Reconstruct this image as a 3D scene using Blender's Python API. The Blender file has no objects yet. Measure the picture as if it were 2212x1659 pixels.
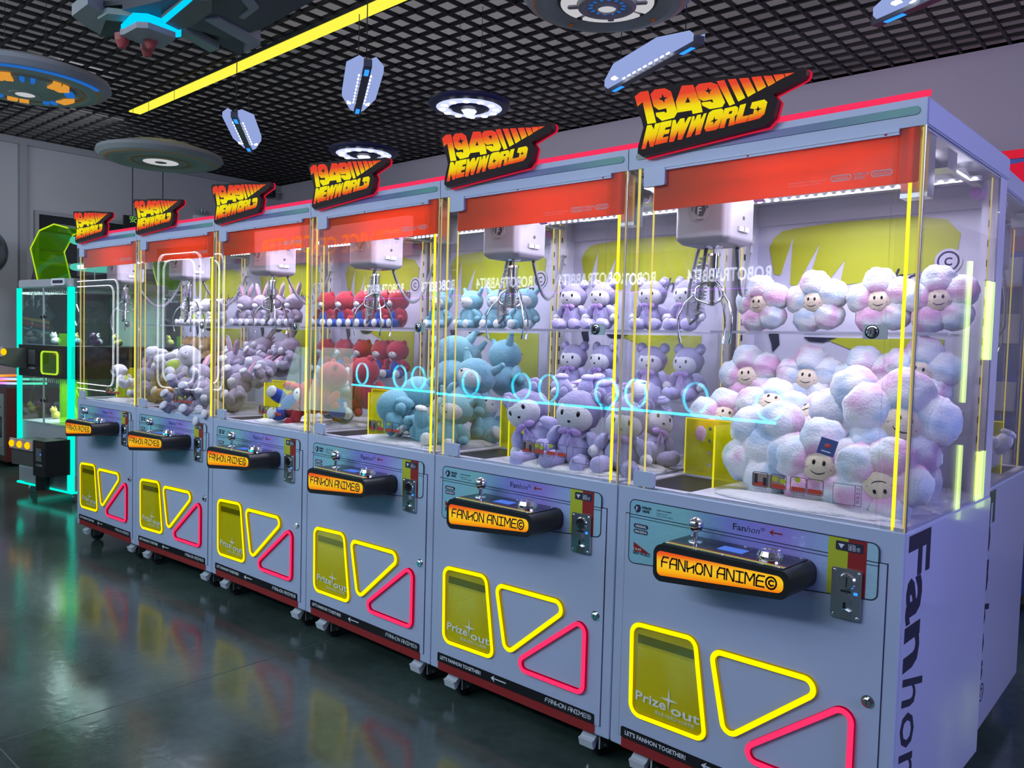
import bpy, math, random
from mathutils import Vector, Matrix, noise
from mathutils.geometry import tessellate_polygon
random.seed(7)
R = math.radians
PI = math.pi
SC = bpy.context.scene
COL = SC.collection

# ------------------------------------------------------------------ camera
IW, IH = 2212, 1659
FPX = 1744.086
cam_d = bpy.data.cameras.new('camera')
cam = bpy.data.objects.new('camera', cam_d)
COL.objects.link(cam)
cam_d.sensor_fit = 'HORIZONTAL'
cam_d.sensor_width = 36.0
cam_d.lens = FPX / IW * 36.0
cam_d.clip_start = 0.05
cam_d.clip_end = 60
def _rot(rx, ry, rz):
    return Matrix.Rotation(rz, 3, 'Z') @ Matrix.Rotation(ry, 3, 'Y') @ Matrix.Rotation(rx, 3, 'X')
cam.matrix_world = Matrix.Translation((5.65561, -2.09798, 1.37365)) @ _rot(1.52172919, -0.0275922, 0.7222536).to_4x4()
SC.camera = cam

# ------------------------------------------------------------------ colour management, world, room lights
SC.view_settings.view_transform = 'Standard'
SC.view_settings.look = 'None'
SC.view_settings.gamma = 1
SC.view_settings.exposure = 0.0
SC.view_settings.use_curve_mapping = False
SC.cycles.max_bounces = 7
SC.cycles.diffuse_bounces = 2
SC.cycles.glossy_bounces = 3
SC.cycles.transmission_bounces = 3
SC.cycles.transparent_max_bounces = 28
SC.cycles.caustics_reflective = False
SC.cycles.caustics_refractive = False
SC.cycles.sample_clamp_indirect = 4.0
SC.cycles.sample_clamp_direct = 0
SC.cycles.use_denoising = True
SC.cycles.use_adaptive_sampling = True
SC.cycles.adaptive_threshold = 0.07

world = bpy.data.worlds.new('world')
SC.world = world
world.use_nodes = True
world.node_tree.nodes['Background'].inputs[0].default_value = (0.50, 0.56, 0.75, 1)
world.node_tree.nodes['Background'].inputs[1].default_value = 0.05

def area(name, loc, target, sx, sy, power, col, spread=180):
    d = bpy.data.lights.new(name, 'AREA')
    d.shape = 'RECTANGLE'
    d.size, d.size_y = sx, sy
    d.energy = power
    d.color = col
    d.spread = R(spread)
    o = bpy.data.objects.new(name, d)
    COL.objects.link(o)
    o.location = loc
    o.rotation_euler = (Vector(target) - Vector(loc)).to_track_quat('-Z', 'Y').to_euler()
    return o
# unseen lights over the aisle behind the camera, with an added front fill, and the glow of the purple lit hall to the right
area('unseen_aisle_light', (2.6, -3.2, 3.35), (2.6, -1.6, 0), 5.0, 0.9, 38, (0.72, 0.84, 1.0))
area('unseen_aisle_light', (3.4, -4.85, 3.44), (3.9, 0.0, 0.6), 7.0, 0.25, 165, (0.66, 0.80, 1.0))  # added front fill for the machine fronts, kept high out of the glass
area('unseen_aisle_light', (-1.8, -2.4, 3.35), (-1.8, -1.0, 0), 2.4, 0.9, 60, (0.62, 0.86, 1.0))
area('hall_lamp', (9.3, -0.6, 2.6), (5.1, 0.9, 0.9), 2.2, 1.6, 150, (0.40, 0.42, 1.0))
area('hall_lamp', (8.0, 3.0, 3.3), (6.2, 2.6, 1.2), 1.5, 1.5, 25, (0.8, 0.72, 1.0))
area('wall_wash_lamp', (1.5, 2.9, 3.3), (1.5, 4.3, 2.0), 6.0, 0.4, 14, (0.93, 0.85, 1.0))
area('wall_wash_lamp', (-2.6, 1.2, 3.3), (-4.4, 1.2, 2.2), 0.5, 3.0, 12, (0.90, 0.92, 1.0))

# added fill lights: up at the hung decorations, low glow, and onto the slab
area('saucer_uplight_fill', (0.8, -3.5, 2.35), (0.8, -3.9, 4.0), 5.0, 0.5, 45, (0.85, 0.90, 1.0))  # added uplight that brightens the undersides of the hung saucers
area('low_glow_fill', (-1.6, -3.6, 0.9), (-0.6, 0.5, 2.6), 2.4, 0.8, 14, (0.6, 1.0, 0.9))  # added low fill standing in for the glow of unseen machines
for _x in (-2.6, 0.9, 4.4, 7.5):
    for _y in (-2.6, 0.0, 2.8):
        area('slab_fill_light', (_x, _y, 3.58), (_x, _y, 4.0), 3.3, 2.4, 3.2 if _x < -2 else 7.0, (1.0, 0.95, 0.97))  # added upward fill that brightens the slab behind the grid

# ------------------------------------------------------------------ materials
MATS = {}
def nt(name):
    m = bpy.data.materials.new(name)
    m.use_nodes = True
    t = m.node_tree
    t.nodes.clear()
    out = t.nodes.new('ShaderNodeOutputMaterial')
    return m, t, out
def pm(name, col, rough=0.5, metal=0.0, spec=0.5, noise_amt=0.0, noise_scale=8, bump=0.0, bump_scale=60, coat=0, sheen=0, sub=0):
    """procedural principled material with slight colour and surface variation"""
    m, t, out = nt(name)
    b = t.nodes.new('ShaderNodeBsdfPrincipled')
    t.links.new(b.outputs[0], out.inputs[0])
    b.inputs['Base Color'].default_value = (*col, 1)
    b.inputs['Roughness'].default_value = rough
    b.inputs['Metallic'].default_value = metal
    b.inputs['Specular IOR Level'].default_value = spec
    b.inputs['Coat Weight'].default_value = coat
    b.inputs['Sheen Weight'].default_value = sheen
    if sub:
        b.inputs['Subsurface Weight'].default_value = sub
        b.inputs['Subsurface Radius'].default_value = (0.02, 0.02, 0.02)
    tc = t.nodes.new('ShaderNodeTexCoord')
    if noise_amt:
        n = t.nodes.new('ShaderNodeTexNoise')
        n.inputs['Scale'].default_value = noise_scale
        n.inputs['Detail'].default_value = 4
        t.links.new(tc.outputs['Object'], n.inputs['Vector'])
        mx = t.nodes.new('ShaderNodeMix'); mx.data_type = 'RGBA'
        mx.inputs['A'].default_value = (*[max(0, c * (1 - noise_amt)) for c in col], 1)
        mx.inputs['B'].default_value = (*[min(1, c * (1 + noise_amt)) for c in col], 1)
        t.links.new(n.outputs['Fac'], mx.inputs['Factor'])
        t.links.new(mx.outputs['Result'], b.inputs['Base Color'])
    if bump:
        n = t.nodes.new('ShaderNodeTexNoise')
        n.inputs['Scale'].default_value = bump_scale
        n.inputs['Detail'].default_value = 5
        t.links.new(tc.outputs['Object'], n.inputs['Vector'])
        bp = t.nodes.new('ShaderNodeBump')
        bp.inputs['Strength'].default_value = bump
        bp.inputs['Distance'].default_value = 0.01
        t.links.new(n.outputs['Fac'], bp.inputs['Height'])
        t.links.new(bp.outputs[0], b.inputs['Normal'])
    MATS[name] = m
    return m
def em(name, col, st, lamp=True):
    m, t, out = nt(name)
    e = t.nodes.new('ShaderNodeEmission')
    e.inputs[0].default_value = (*col, 1)
    e.inputs[1].default_value = st
    t.links.new(e.outputs[0], out.inputs[0])
    if not lamp or st < 0.85: m.cycles.emission_sampling = 'NONE'
    MATS[name] = m
    return m
def glassy(name, tint, base=0.04, rough=0.0, body=None, body_amt=0.0):
    """clear or tinted sheet: straight-through transparency plus Schlick reflection"""
    m, t, out = nt(name)
    tr = t.nodes.new('ShaderNodeBsdfTransparent'); tr.inputs[0].default_value = (*tint, 1)
    gl = t.nodes.new('ShaderNodeBsdfGlossy'); gl.inputs['Roughness'].default_value = rough
    gl.inputs[0].default_value = (1, 1, 1, 1)
    lw = t.nodes.new('ShaderNodeLayerWeight'); lw.inputs[0].default_value = 0.5
    p = t.nodes.new('ShaderNodeMath'); p.operation = 'POWER'; p.inputs[1].default_value = 5
    t.links.new(lw.outputs['Facing'], p.inputs[0])
    ma = t.nodes.new('ShaderNodeMath'); ma.operation = 'MULTIPLY_ADD'
    ma.inputs[1].default_value = 0.9 - base; ma.inputs[2].default_value = base
    t.links.new(p.outputs[0], ma.inputs[0])
    mx = t.nodes.new('ShaderNodeMixShader')
    t.links.new(ma.outputs[0], mx.inputs[0])
    src = tr
    if body:
        df = t.nodes.new('ShaderNodeBsdfDiffuse'); df.inputs[0].default_value = (*body, 1)
        tl = t.nodes.new('ShaderNodeBsdfTranslucent'); tl.inputs[0].default_value = (*body, 1)
        a = t.nodes.new('ShaderNodeMixShader'); a.inputs[0].default_value = 0.5
        t.links.new(df.outputs[0], a.inputs[1]); t.links.new(tl.outputs[0], a.inputs[2])
        b = t.nodes.new('ShaderNodeMixShader'); b.inputs[0].default_value = body_amt
        t.links.new(tr.outputs[0], b.inputs[1]); t.links.new(a.outputs[0], b.inputs[2])
        src = b
    t.links.new(src.outputs[0], mx.inputs[1]); t.links.new(gl.outputs[0], mx.inputs[2])
    t.links.new(mx.outputs[0], out.inputs[0])
    MATS[name] = m
    return m
def ramp_mat(name, axis, p0, p1, stops, emit=0.0, slope=0.0, rough=0.4, wrinkle=0.0):
    """print with a colour ramp along an object axis (slope tilts it along x)"""
    m, t, out = nt(name)
    tc = t.nodes.new('ShaderNodeTexCoord')
    sp = t.nodes.new('ShaderNodeSeparateXYZ'); t.links.new(tc.outputs['Object'], sp.inputs[0])
    ma = t.nodes.new('ShaderNodeMath'); ma.operation = 'MULTIPLY_ADD'; ma.inputs[1].default_value = -slope
    t.links.new(sp.outputs['X'], ma.inputs[0]); t.links.new(sp.outputs[axis], ma.inputs[2])
    mr = t.nodes.new('ShaderNodeMapRange'); mr.inputs['From Min'].default_value = p0; mr.inputs['From Max'].default_value = p1
    t.links.new(ma.outputs[0], mr.inputs['Value'])
    cr = t.nodes.new('ShaderNodeValToRGB')
    el = cr.color_ramp.elements
    while len(el) < len(stops): el.new(0.5)
    for i, (q, c) in enumerate(stops):
        el[i].position = q; el[i].color = (*c, 1)
    t.links.new(mr.outputs[0], cr.inputs[0])
    if emit:
        e = t.nodes.new('ShaderNodeEmission'); e.inputs[1].default_value = emit
        m.cycles.emission_sampling = 'NONE'
        t.links.new(cr.outputs[0], e.inputs[0]); t.links.new(e.outputs[0], out.inputs[0])
    else:
        b = t.nodes.new('ShaderNodeBsdfPrincipled'); b.inputs['Roughness'].default_value = rough
        t.links.new(cr.outputs[0], b.inputs['Base Color']); t.links.new(b.outputs[0], out.inputs[0])
        if wrinkle:
            n = t.nodes.new('ShaderNodeTexNoise'); n.inputs['Scale'].default_value = 75; n.inputs['Detail'].default_value = 3
            t.links.new(tc.outputs['Object'], n.inputs['Vector'])
            bp = t.nodes.new('ShaderNodeBump'); bp.inputs['Strength'].default_value = wrinkle; bp.inputs['Distance'].default_value = 0.003
            t.links.new(n.outputs['Fac'], bp.inputs['Height']); t.links.new(bp.outputs[0], b.inputs['Normal'])
            b.inputs['Specular IOR Level'].default_value = 0.9
    MATS[name] = m
    return m

paint = pm('white_blue_paint', (0.50, 0.56, 0.74), 0.32, spec=0.5, noise_amt=0.02, bump=0.02, bump_scale=12)
side_gloss = pm('gloss_side_panel', (0.66, 0.72, 0.94), 0.12, spec=0.6, coat=0.4, bump=0.03, bump_scale=3.0)
groove = pm('dark_groove', (0.03, 0.035, 0.06), 0.5)
black = pm('black_plastic', (0.012, 0.012, 0.013), 0.42, noise_amt=0.1)
blackgl = pm('black_gloss', (0.01, 0.01, 0.012), 0.15)
chrome = pm('chrome', (0.85, 0.86, 0.9), 0.08, metal=1)
steel = pm('brushed_steel', (0.62, 0.63, 0.66), 0.3, metal=1, noise_amt=0.05, noise_scale=40)
rubber = pm('caster_rubber', (0.03, 0.03, 0.035), 0.6)
redpaint = pm('red_stripe', (0.32, 0.02, 0.02), 0.4)
white = pm('white_plastic', (0.80, 0.79, 0.84), 0.3, spec=0.5, noise_amt=0.01)
inwhite = pm('inner_white_panel', (0.72, 0.71, 0.84), 0.35, noise_amt=0.02)
yprint = pm('yellow_print', (0.52, 0.56, 0.03), 0.4)
darkprint = pm('dark_print', (0.03, 0.03, 0.06), 0.4)
whiteprint = pm('white_print', (0.8, 0.8, 0.85), 0.4)
greyprint = pm('grey_print', (0.45, 0.45, 0.5), 0.4)
silverprint = pm('silver_lettering', (0.92, 0.92, 0.75), 0.35)
pinkcap = pm('pink_bumper', (0.62, 0.25, 0.62), 0.5)
cable = pm('grey_cable', (0.30, 0.30, 0.33), 0.35)
fleece = pm('white_fleece', (0.80, 0.80, 0.80), 0.95, noise_amt=0.08, noise_scale=40, bump=0.8, bump_scale=90)
glass = glassy('clear_glass', (0.975, 0.98, 0.985), 0.035)
glass2 = glassy('clear_acrylic', (0.95, 0.96, 0.97), 0.05)
acry_y = glassy('yellow_acrylic', (0.98, 0.98, 0.22), 0.05, body=(1.0, 0.98, 0.01), body_amt=0.30)
acry_g = glassy('green_acrylic', (0.65, 0.95, 0.10), 0.05, body=(0.4, 0.75, 0.02), body_amt=0.35)
redfilm = glassy('red_film', (0.9, 0.12, 0.03), 0.05, body=(1.0, 0.19, 0.06), body_amt=0.92)
led_y = em('yellow_neon', (1.0, 0.86, 0.0), 1.35)
led_yd = em('yellow_neon_side', (0.30, 0.20, 0.0), 1.0, False)
led_r = em('pink_neon', (1.0, 0.03, 0.13), 1.2)
led_rd = em('pink_neon_side', (0.30, 0.0, 0.02), 1.0, False)
led_gold = em('gold_led_edge', (0.92, 0.74, 0.16), 1.0, False)
led_w = em('white_led', (0.86, 0.88, 1.0), 6.0, False)
led_ws = em('white_led_soft', (0.80, 0.83, 1.0), 1.2)
led_t = em('teal_neon', (0.0, 0.92, 0.68), 1.15)
led_c = em('cyan_neon', (0.0, 0.75, 1.0), 16.0)
led_b = em('blue_led', (0.02, 0.2, 1.0), 2.0, False)
led_o = em('amber_lamp', (1.0, 0.38, 0.0), 1.8)
led_yg = em('yellow_green_tube', (0.62, 0.9, 0.22), 3.2)
pink_edge = em('pink_acrylic_edge', (1.0, 0.035, 0.12), 0.95)
screen_b = em('blue_display', (0.10, 0.22, 0.85), 0.9)
holo = ramp_mat('holographic_strip', 'X', 0.0, 0.85, [(0.0, (0.25, 0.32, 0.28)), (0.25, (0.14, 0.30, 0.24)), (0.45, (0.18, 0.14, 0.42)), (0.7, (0.08, 0.16, 0.30)), (0.92, (0.10, 0.34, 0.30))], rough=0.38)
stick = ramp_mat('iridescent_panel', 'X', 0.05, 0.80, [(0.0, (0.32, 0.60, 0.74)), (0.25, (0.30, 0.64, 0.64)), (0.45, (0.26, 0.30, 0.74)), (0.66, (0.38, 0.28, 0.80)), (0.85, (0.38, 0.58, 0.80)), (1.0, (0.42, 0.66, 0.74))], rough=0.10, wrinkle=0.55)
boxface = ramp_mat('orange_yellow_face', 'Z', 0.718, 0.787, [(0.0, (0.88, 0.20, 0.01)), (0.16, (0.95, 0.42, 0.01)), (0.40, (0.97, 0.60, 0.02)), (0.62, (0.95, 0.50, 0.02)), (0.84, (0.85, 0.14, 0.015)), (1.0, (0.78, 0.06, 0.02))], emit=0.95, slope=0.09)
stop1 = [(0.0, (0.88, 0.82, 0.01)), (0.34, (0.88, 0.72, 0.01)), (0.56, (0.82, 0.22, 0.02)), (0.74, (0.78, 0.06, 0.03)), (1.0, (0.76, 0.05, 0.03))]
sgn1 = ramp_mat('sign_numbers_gradient', 'Z', 2.042, 2.142, stop1, emit=1.0, slope=-0.03)
stop2 = [(0.0, (0.78, 0.05, 0.03)), (0.28, (0.80, 0.09, 0.02)), (0.62, (0.86, 0.62, 0.01)), (1.0, (0.86, 0.80, 0.01))]
sgn2 = ramp_mat('sign_words_gradient', 'Z', 1.958, 2.030, stop2, emit=1.0, slope=0.052)
signblk = pm('sign_board_black', (0.022, 0.010, 0.009), 0.6, spec=0.2)

# ------------------------------------------------------------------ mesh helpers
class MB:
    def __init__(s): s.v = []; s.f = []; s.m = []; s.sm = []
    def add(s, vs, fs, mi=0, smooth=False):
        n = len(s.v); s.v += [tuple(v) for v in vs]
        for f in fs: s.f.append(tuple(i + n for i in f)); s.m.append(mi); s.sm.append(smooth)
        return s
    def box(s, x0, x1, y0, y1, z0, z1, mi=0):
        if x0 > x1: x0, x1 = x1, x0
        if y0 > y1: y0, y1 = y1, y0
        if z0 > z1: z0, z1 = z1, z0
        v = [(x0, y0, z0), (x1, y0, z0), (x1, y1, z0), (x0, y1, z0), (x0, y0, z1), (x1, y0, z1), (x1, y1, z1), (x0, y1, z1)]
        return s.add(v, [(0, 3, 2, 1), (4, 5, 6, 7), (0, 1, 5, 4), (1, 2, 6, 5), (2, 3, 7, 6), (3, 0, 4, 7)], mi)
    def bbox(s, x0, x1, y0, y1, z0, z1, b=0.004, mi=0):
        """box with chamfered vertical and horizontal edges, as a stacked prism"""
        P = [(x0 + b, y0), (x1 - b, y0), (x1, y0 + b), (x1, y1 - b), (x1 - b, y1), (x0 + b, y1), (x0, y1 - b), (x0, y0 + b)]
        cx, cy = (x0 + x1) / 2, (y0 + y1) / 2
        def ring(z, k):
            return [(x - math.copysign(min(b, abs(x - cx)), x - cx) * k, y - math.copysign(min(b, abs(y - cy)), y - cy) * k, z) for x, y in P]
        rings = [ring(z0, 1), ring(z0 + b, 0), ring(z1 - b, 0), ring(z1, 1)]
        v = sum(rings, []); f = []
        for r in range(3):
            for i in range(8):
                j = (i + 1) % 8
                f.append((r * 8 + i, r * 8 + j, r * 8 + 8 + j, r * 8 + 8 + i))
        f.append(tuple(range(7, -1, -1))); f.append(tuple(range(24, 32)))
        return s.add(v, f, mi)
    def tube(s, pts, r, seg=8, mi=0, closed=False, r1=None):
        pts = [Vector(p) for p in pts]; n = len(pts); rings = []
        up = None
        for i, p in enumerate(pts):
            if closed: d = pts[(i + 1) % n] - pts[i - 1]
            else: d = pts[min(i + 1, n - 1)] - pts[max(i - 1, 0)]
            d.normalize()
            if up is None:
                up = Vector((0, 0, 1)) if abs(d.z) < 0.9 else Vector((1, 0, 0))
            a = d.cross(up)
            if a.length < 1e-4: a = d.orthogonal()
            a.normalize(); b = a.cross(d); b.normalize(); up = b
            rr = r if r1 is None else r + (r1 - r) * i / max(1, n - 1)
            rings.append([p + (a * math.cos(2 * PI * k / seg) + b * math.sin(2 * PI * k / seg)) * rr for k in range(seg)])
        v = sum(rings, []); f = []
        for i in range(n if closed else n - 1):
            for k in range(seg):
                k2 = (k + 1) % seg; i2 = (i + 1) % n
                f.append((i * seg + k, i2 * seg + k, i2 * seg + k2, i * seg + k2))
        s.add(v, f, mi, True)
        if not closed:
            s.add(rings[0], [tuple(range(seg))], mi); s.add(rings[-1], [tuple(range(seg - 1, -1, -1))], mi)
        return s
    def cyl(s, p0, p1, r, seg=16, mi=0, r1=None): return s.tube([p0, p1], r, seg, mi, r1=r1)
    def lathe(s, prof, c=(0, 0, 0), seg=24, mi=0, axis='Z', smooth=True, caps=False):
        """prof: [(r, h, mi?)...] revolved about the axis through c"""
        rings = []
        for q in prof:
            r, h = q[0], q[1]
            ring = []
            for k in range(seg):
                a = 2 * PI * k / seg
                p = (r * math.cos(a), r * math.sin(a), h)
                if axis == 'Y': p = (p[0], p[2], p[1])
                if axis == 'X': p = (p[2], p[0], p[1])
                ring.append((p[0] + c[0], p[1] + c[1], p[2] + c[2]))
            rings.append(ring)
        for i in range(len(rings) - 1):
            m_ = prof[i][2] if len(prof[i]) > 2 else mi
            s.add(rings[i] + rings[i + 1], [(k, (k + 1) % seg, seg + (k + 1) % seg, seg + k) for k in range(seg)], m_, smooth)
        if caps and prof[0][0] > 1e-5: s.add(rings[0], [tuple(range(seg))], prof[0][2] if len(prof[0]) > 2 else mi)
        if caps and prof[-1][0] > 1e-5: s.add(rings[-1], [tuple(range(seg))], prof[-2][2] if len(prof[-2]) > 2 else mi)
        return s
    def ell(s, c, r, rot=(0, 0, 0), seg=20, ring=12, mi=0, fluff=0.0, fs=9.0, seed=0, sq=1.0):
        M = Matrix.Rotation(rot[2], 3, 'Z') @ Matrix.Rotation(rot[1], 3, 'Y') @ Matrix.Rotation(rot[0], 3, 'X')
        if isinstance(r, (int, float)): r = (r, r, r)
        v = []; f = []
        def P(u, w):
            d = Vector((math.cos(u) * math.sin(w), math.sin(u) * math.sin(w), math.cos(w)))
            if sq != 1.0: d = Vector([math.copysign(abs(q) ** sq, q) for q in d])
            k = 1.0
            if fluff:
                q = d * fs * 0.25 + Vector((seed * 3.1, seed * 1.7, 0))
                k += fluff * (noise.noise(q) + 0.6 * noise.noise(q * 2.6))
            e = Vector((d.x * r[0], d.y * r[1], d.z * r[2])) * k
            return Vector(c) + M @ e
        v.append(P(0, 0.0001))
        for i in range(1, ring):
            for k in range(seg): v.append(P(2 * PI * k / seg, PI * i / ring))
        v.append(P(0, PI - 0.0001))
        for k in range(seg): f.append((0, 1 + k, 1 + (k + 1) % seg))
        for i in range(ring - 2):
            for k in range(seg):
                a = 1 + i * seg; b = a + seg
                f.append((a + k, b + k, b + (k + 1) % seg, a + (k + 1) % seg))
        a = 1 + (ring - 2) * seg; L = len(v) - 1
        for k in range(seg): f.append((a + k, L, a + (k + 1) % seg))
        return s.add(v, f, mi, True)
    def prism(s, loops, y0, y1, plane='XZ', mi=0, side=None, caps=(True, True)):
        """flat outline(s) extruded; loops[0] is the outline, the others are holes"""
        if isinstance(loops[0][0], (int, float)): loops = [loops]
        def P(p, d):
            if plane == 'XZ': return (p[0], d, p[1])
            if plane == 'YZ': return (d, p[0], p[1])
            return (p[0], p[1], d)
        flat = [q for l in loops for q in l]
        tri = tessellate_polygon([[Vector((q[0], q[1], 0)) for q in l] for l in loops])
        n = len(flat)
        v = [P(q, y0) for q in flat] + [P(q, y1) for q in flat]
        # orient the triangles the same way
        t2 = []
        for t in tri:
            a, b, c_ = (flat[i] for i in t)
            cr = (b[0] - a[0]) * (c_[1] - a[1]) - (b[1] - a[1]) * (c_[0] - a[0])
            t2.append(tuple(t) if cr > 0 else tuple(reversed(t)))
        f = []
        if caps[0]: f += t2
        if caps[1]: f += [tuple(i + n for i in reversed(t)) for t in t2]
        s.add(v, f, mi)
        o = 0
        for l in loops:
            k = len(l)
            s.add([P(q, y0) for q in l] + [P(q, y1) for q in l], [(i, k + i, k + (i + 1) % k, (i + 1) % k) for i in range(k)], mi if side is None else side)
        return s
    def band(s, path, w, y0, y1, plane='XZ', mi=0, side=1):
        """closed neon band of width w along a 2D path, standing out from y1 to y0"""
        n = len(path); O = []; I = []
        for i, p in enumerate(path):
            a = Vector(path[i - 1]); b = Vector(path[(i + 1) % n]); d = (b - a)
            if d.length < 1e-9: d = Vector((1, 0))
            d.normalize(); nn = Vector((d.y, -d.x))
            O.append(Vector(p) + nn * w / 2); I.append(Vector(p) - nn * w / 2)
        def P(q, d): return (q[0], d, q[1]) if plane == 'XZ' else (d, q[0], q[1])
        v = [P(q, y0) for q in O] + [P(q, y0) for q in I] + [P(q, y1) for q in O] + [P(q, y1) for q in I]
        for i in range(n):
            j = (i + 1) % n
            pass
        s.add(v, [(i, (i + 1) % n, n + (i + 1) % n, n + i) for i in range(n)], mi)
        s.add(v, [(i, 2 * n + i, 2 * n + (i + 1) % n, (i + 1) % n) for i in range(n)] + [(n + i, n + (i + 1) % n, 3 * n + (i + 1) % n, 3 * n + i) for i in range(n)], side)
        return s
    def obj(s, name, mats, parent=None, label=None):
        me = bpy.data.meshes.new(name)
        me.from_pydata(s.v, [], s.f)
        if not isinstance(mats, (list, tuple)): mats = [mats]
        for m in mats: me.materials.append(m)
        me.polygons.foreach_set('material_index', s.m)
        me.polygons.foreach_set('use_smooth', s.sm)
        me.update()
        o = bpy.data.objects.new(name, me)
        COL.objects.link(o)
        if parent is not None: o.parent = parent
        if label: o['label'] = label
        return o

def fillet(poly, r, n=6):
    out = []; k = len(poly)
    for i, p in enumerate(poly):
        ri = r[i] if isinstance(r, (list, tuple)) else r
        P = Vector(p); A = Vector(poly[i - 1]) - P; B = Vector(poly[(i + 1) % k]) - P
        la, lb = A.length, B.length; A.normalize(); B.normalize()
        ang = A.angle(B); t = min(ri / math.tan(ang / 2), la * 0.48, lb * 0.48); rr = t * math.tan(ang / 2)
        c = P + (A + B).normalized() * (rr / math.sin(ang / 2))
        s_ = P + A * t - c; e_ = P + B * t - c
        a0 = math.atan2(s_.y, s_.x); a1 = math.atan2(e_.y, e_.x)
        d = (a1 - a0 + PI) % (2 * PI) - PI
        for j in range(n + 1):
            a = a0 + d * j / n
            out.append((c.x + rr * math.cos(a), c.y + rr * math.sin(a)))
    return out
def rrect(x0, z0, x1, z1, r, n=5): return fillet([(x0, z0), (x1, z0), (x1, z1), (x0, z1)], r, n)
def densify(path, step=0.02):
    out = []
    for i, p in enumerate(path):
        q = path[(i + 1) % len(path)]; d = math.hypot(q[0] - p[0], q[1] - p[1]); k = max(1, int(d / step))
        for j in range(k): out.append((p[0] + (q[0] - p[0]) * j / k, p[1] + (q[1] - p[1]) * j / k))
    return out
def empty(name, loc=(0, 0, 0), rz=0, parent=None):
    o = bpy.data.objects.new(name, None)
    o.empty_display_size = 0.1
    COL.objects.link(o); o.location = loc; o.rotation_euler = (0, 0, rz)
    if parent is not None: o.parent = parent
    return o
def tag(o, label=None, cat=None, group=None, kind=None):
    if label: o['label'] = label
    if cat: o['category'] = cat
    if group: o['group'] = group
    if kind: o['kind'] = kind
    return o
def copy_tree(o, parent=None):
    c = o.copy(); COL.objects.link(c); c.parent = parent
    for ch in list(o.children): copy_tree(ch, c)
    return c
_tc = {}
def text_mesh(body, size=1.0, bold=0.0, shear=0.0, sx=1.0, align='LEFT', res=2):
    cu = bpy.data.curves.new('lettering', 'FONT')
    cu.body = body; cu.size = size; cu.offset = bold; cu.shear = shear; cu.align_x = align
    cu.resolution_u = res; cu.fill_mode = 'FRONT'
    o = bpy.data.objects.new('tmp', cu); COL.objects.link(o)
    bpy.context.view_layer.update()
    me = bpy.data.meshes.new_from_object(o.evaluated_get(bpy.context.evaluated_depsgraph_get()))
    vs = [(v.co.x * sx, v.co.y) for v in me.vertices]; fs = [tuple(p.vertices) for p in me.polygons]
    bpy.data.objects.remove(o); bpy.data.curves.remove(cu); bpy.data.meshes.remove(me)
    return vs, fs
def put_text(mb, body, size, fn, mi=0, **kw):
    """fn maps flat (u, v) text coordinates to a 3D point"""
    vs, fs = text_mesh(body, size, **kw)
    return mb.add([fn(u, v) for u, v in vs], fs, mi)
def fit_text(mb, body, x0, x1, z0, h, y, mi=0, slope=0.0, bold=0.0, shear=0.0, plane='XZ'):
    """text scaled to run from x0 to x1 with capital height h, standing at depth y"""
    vs, fs = text_mesh(body, 1.0, bold, shear)
    u0 = min(v[0] for v in vs); u1 = max(v[0] for v in vs); s = (x1 - x0) / (u1 - u0)
    def fn(u, v):
        X = x0 + (u - u0) * s; Zz = z0 + v * h / 0.73 + slope * (X - x0)
        return (X, y, Zz)
    return mb.add([fn(*v) for v in vs], fs, mi)

# squared stroke lettering used on the control boxes
STROKE = {'F': [[(0, 0), (0, .55), (.25, 1), (1, 1)], [(0, .5), (.8, .5)]], 'A': [[(0, 0), (0, .6), (.3, 1), (1, 1), (1, 0)], [(0, .42), (1, .42)]],
 'N': [[(0, 0), (0, 1), (.12, 1), (.88, 0), (1, 0), (1, 1)]], 'H': [[(0, 1), (0, .3), (.2, .3), (.9, .55)], [(.12, .33), (.12, 0)], [(1, 0), (1, .55), (.8, .55)], [(1, .55), (1, .7)]],
 'O': [[(.25, 0), (0, .3), (0, .7), (.25, 1), (.75, 1), (1, .7), (1, .3), (.75, 0), (.25, 0)]], 'I': [[(0, 1), (1, 1)], [(.5, 1), (.5, 0)], [(0, 0), (1, 0)]],
 'M': [[(0, 0), (0, 1), (.1, 1), (.5, .35), (.9, 1), (1, 1), (1, 0)]], 'E': [[(1, 1), (.25, 1), (0, .7), (0, .3), (0, 0), (1, 0)], [(0, .5), (.85, .5)]],
 'C': [[(.75, .68), (.5, .75), (.28, .6), (.28, .4), (.5, .25), (.75, .32)]]}
STROKE['©'] = [[(.5 + .55 * math.cos(a * PI / 8), .5 + .55 * math.sin(a * PI / 8)) for a in range(17)], STROKE['C'][0]]
def stroke_text(mb, body, x0, x1, z0, h, w, y, mi=0, slope=0.0, gap=0.28):
    wid = {'I': .9, 'M': 1.15, ' ': .25, '©': 1.15}
    tot = sum(wid.get(c, .95) for c in body) + gap * (len(body) - 1); u = (x1 - x0) / tot; X = x0
    for c in body:
        cw = wid.get(c, .95)
        for st in STROKE.get(c, []):
            P = [(X + p[0] * cw * u, z0 + p[1] * h + slope * (X + p[0] * cw * u - x0)) for p in st]
            for a, b in zip(P[:-1], P[1:]):
                d = Vector((b[0] - a[0], b[1] - a[1]))
                if d.length < 1e-6: continue
                d.normalize(); n = Vector((-d.y, d.x)) * w / 2; e = d * w * 0.45
                A = Vector(a) - e; B = Vector(b) + e
                mb.add([(A.x - n.x, y, A.y - n.y), (B.x - n.x, y, B.y - n.y), (B.x + n.x, y, B.y + n.y), (A.x + n.x, y, A.y + n.y)], [(0, 1, 2, 3)], mi)
        X += (cw + gap) * u
    return mb
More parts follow.
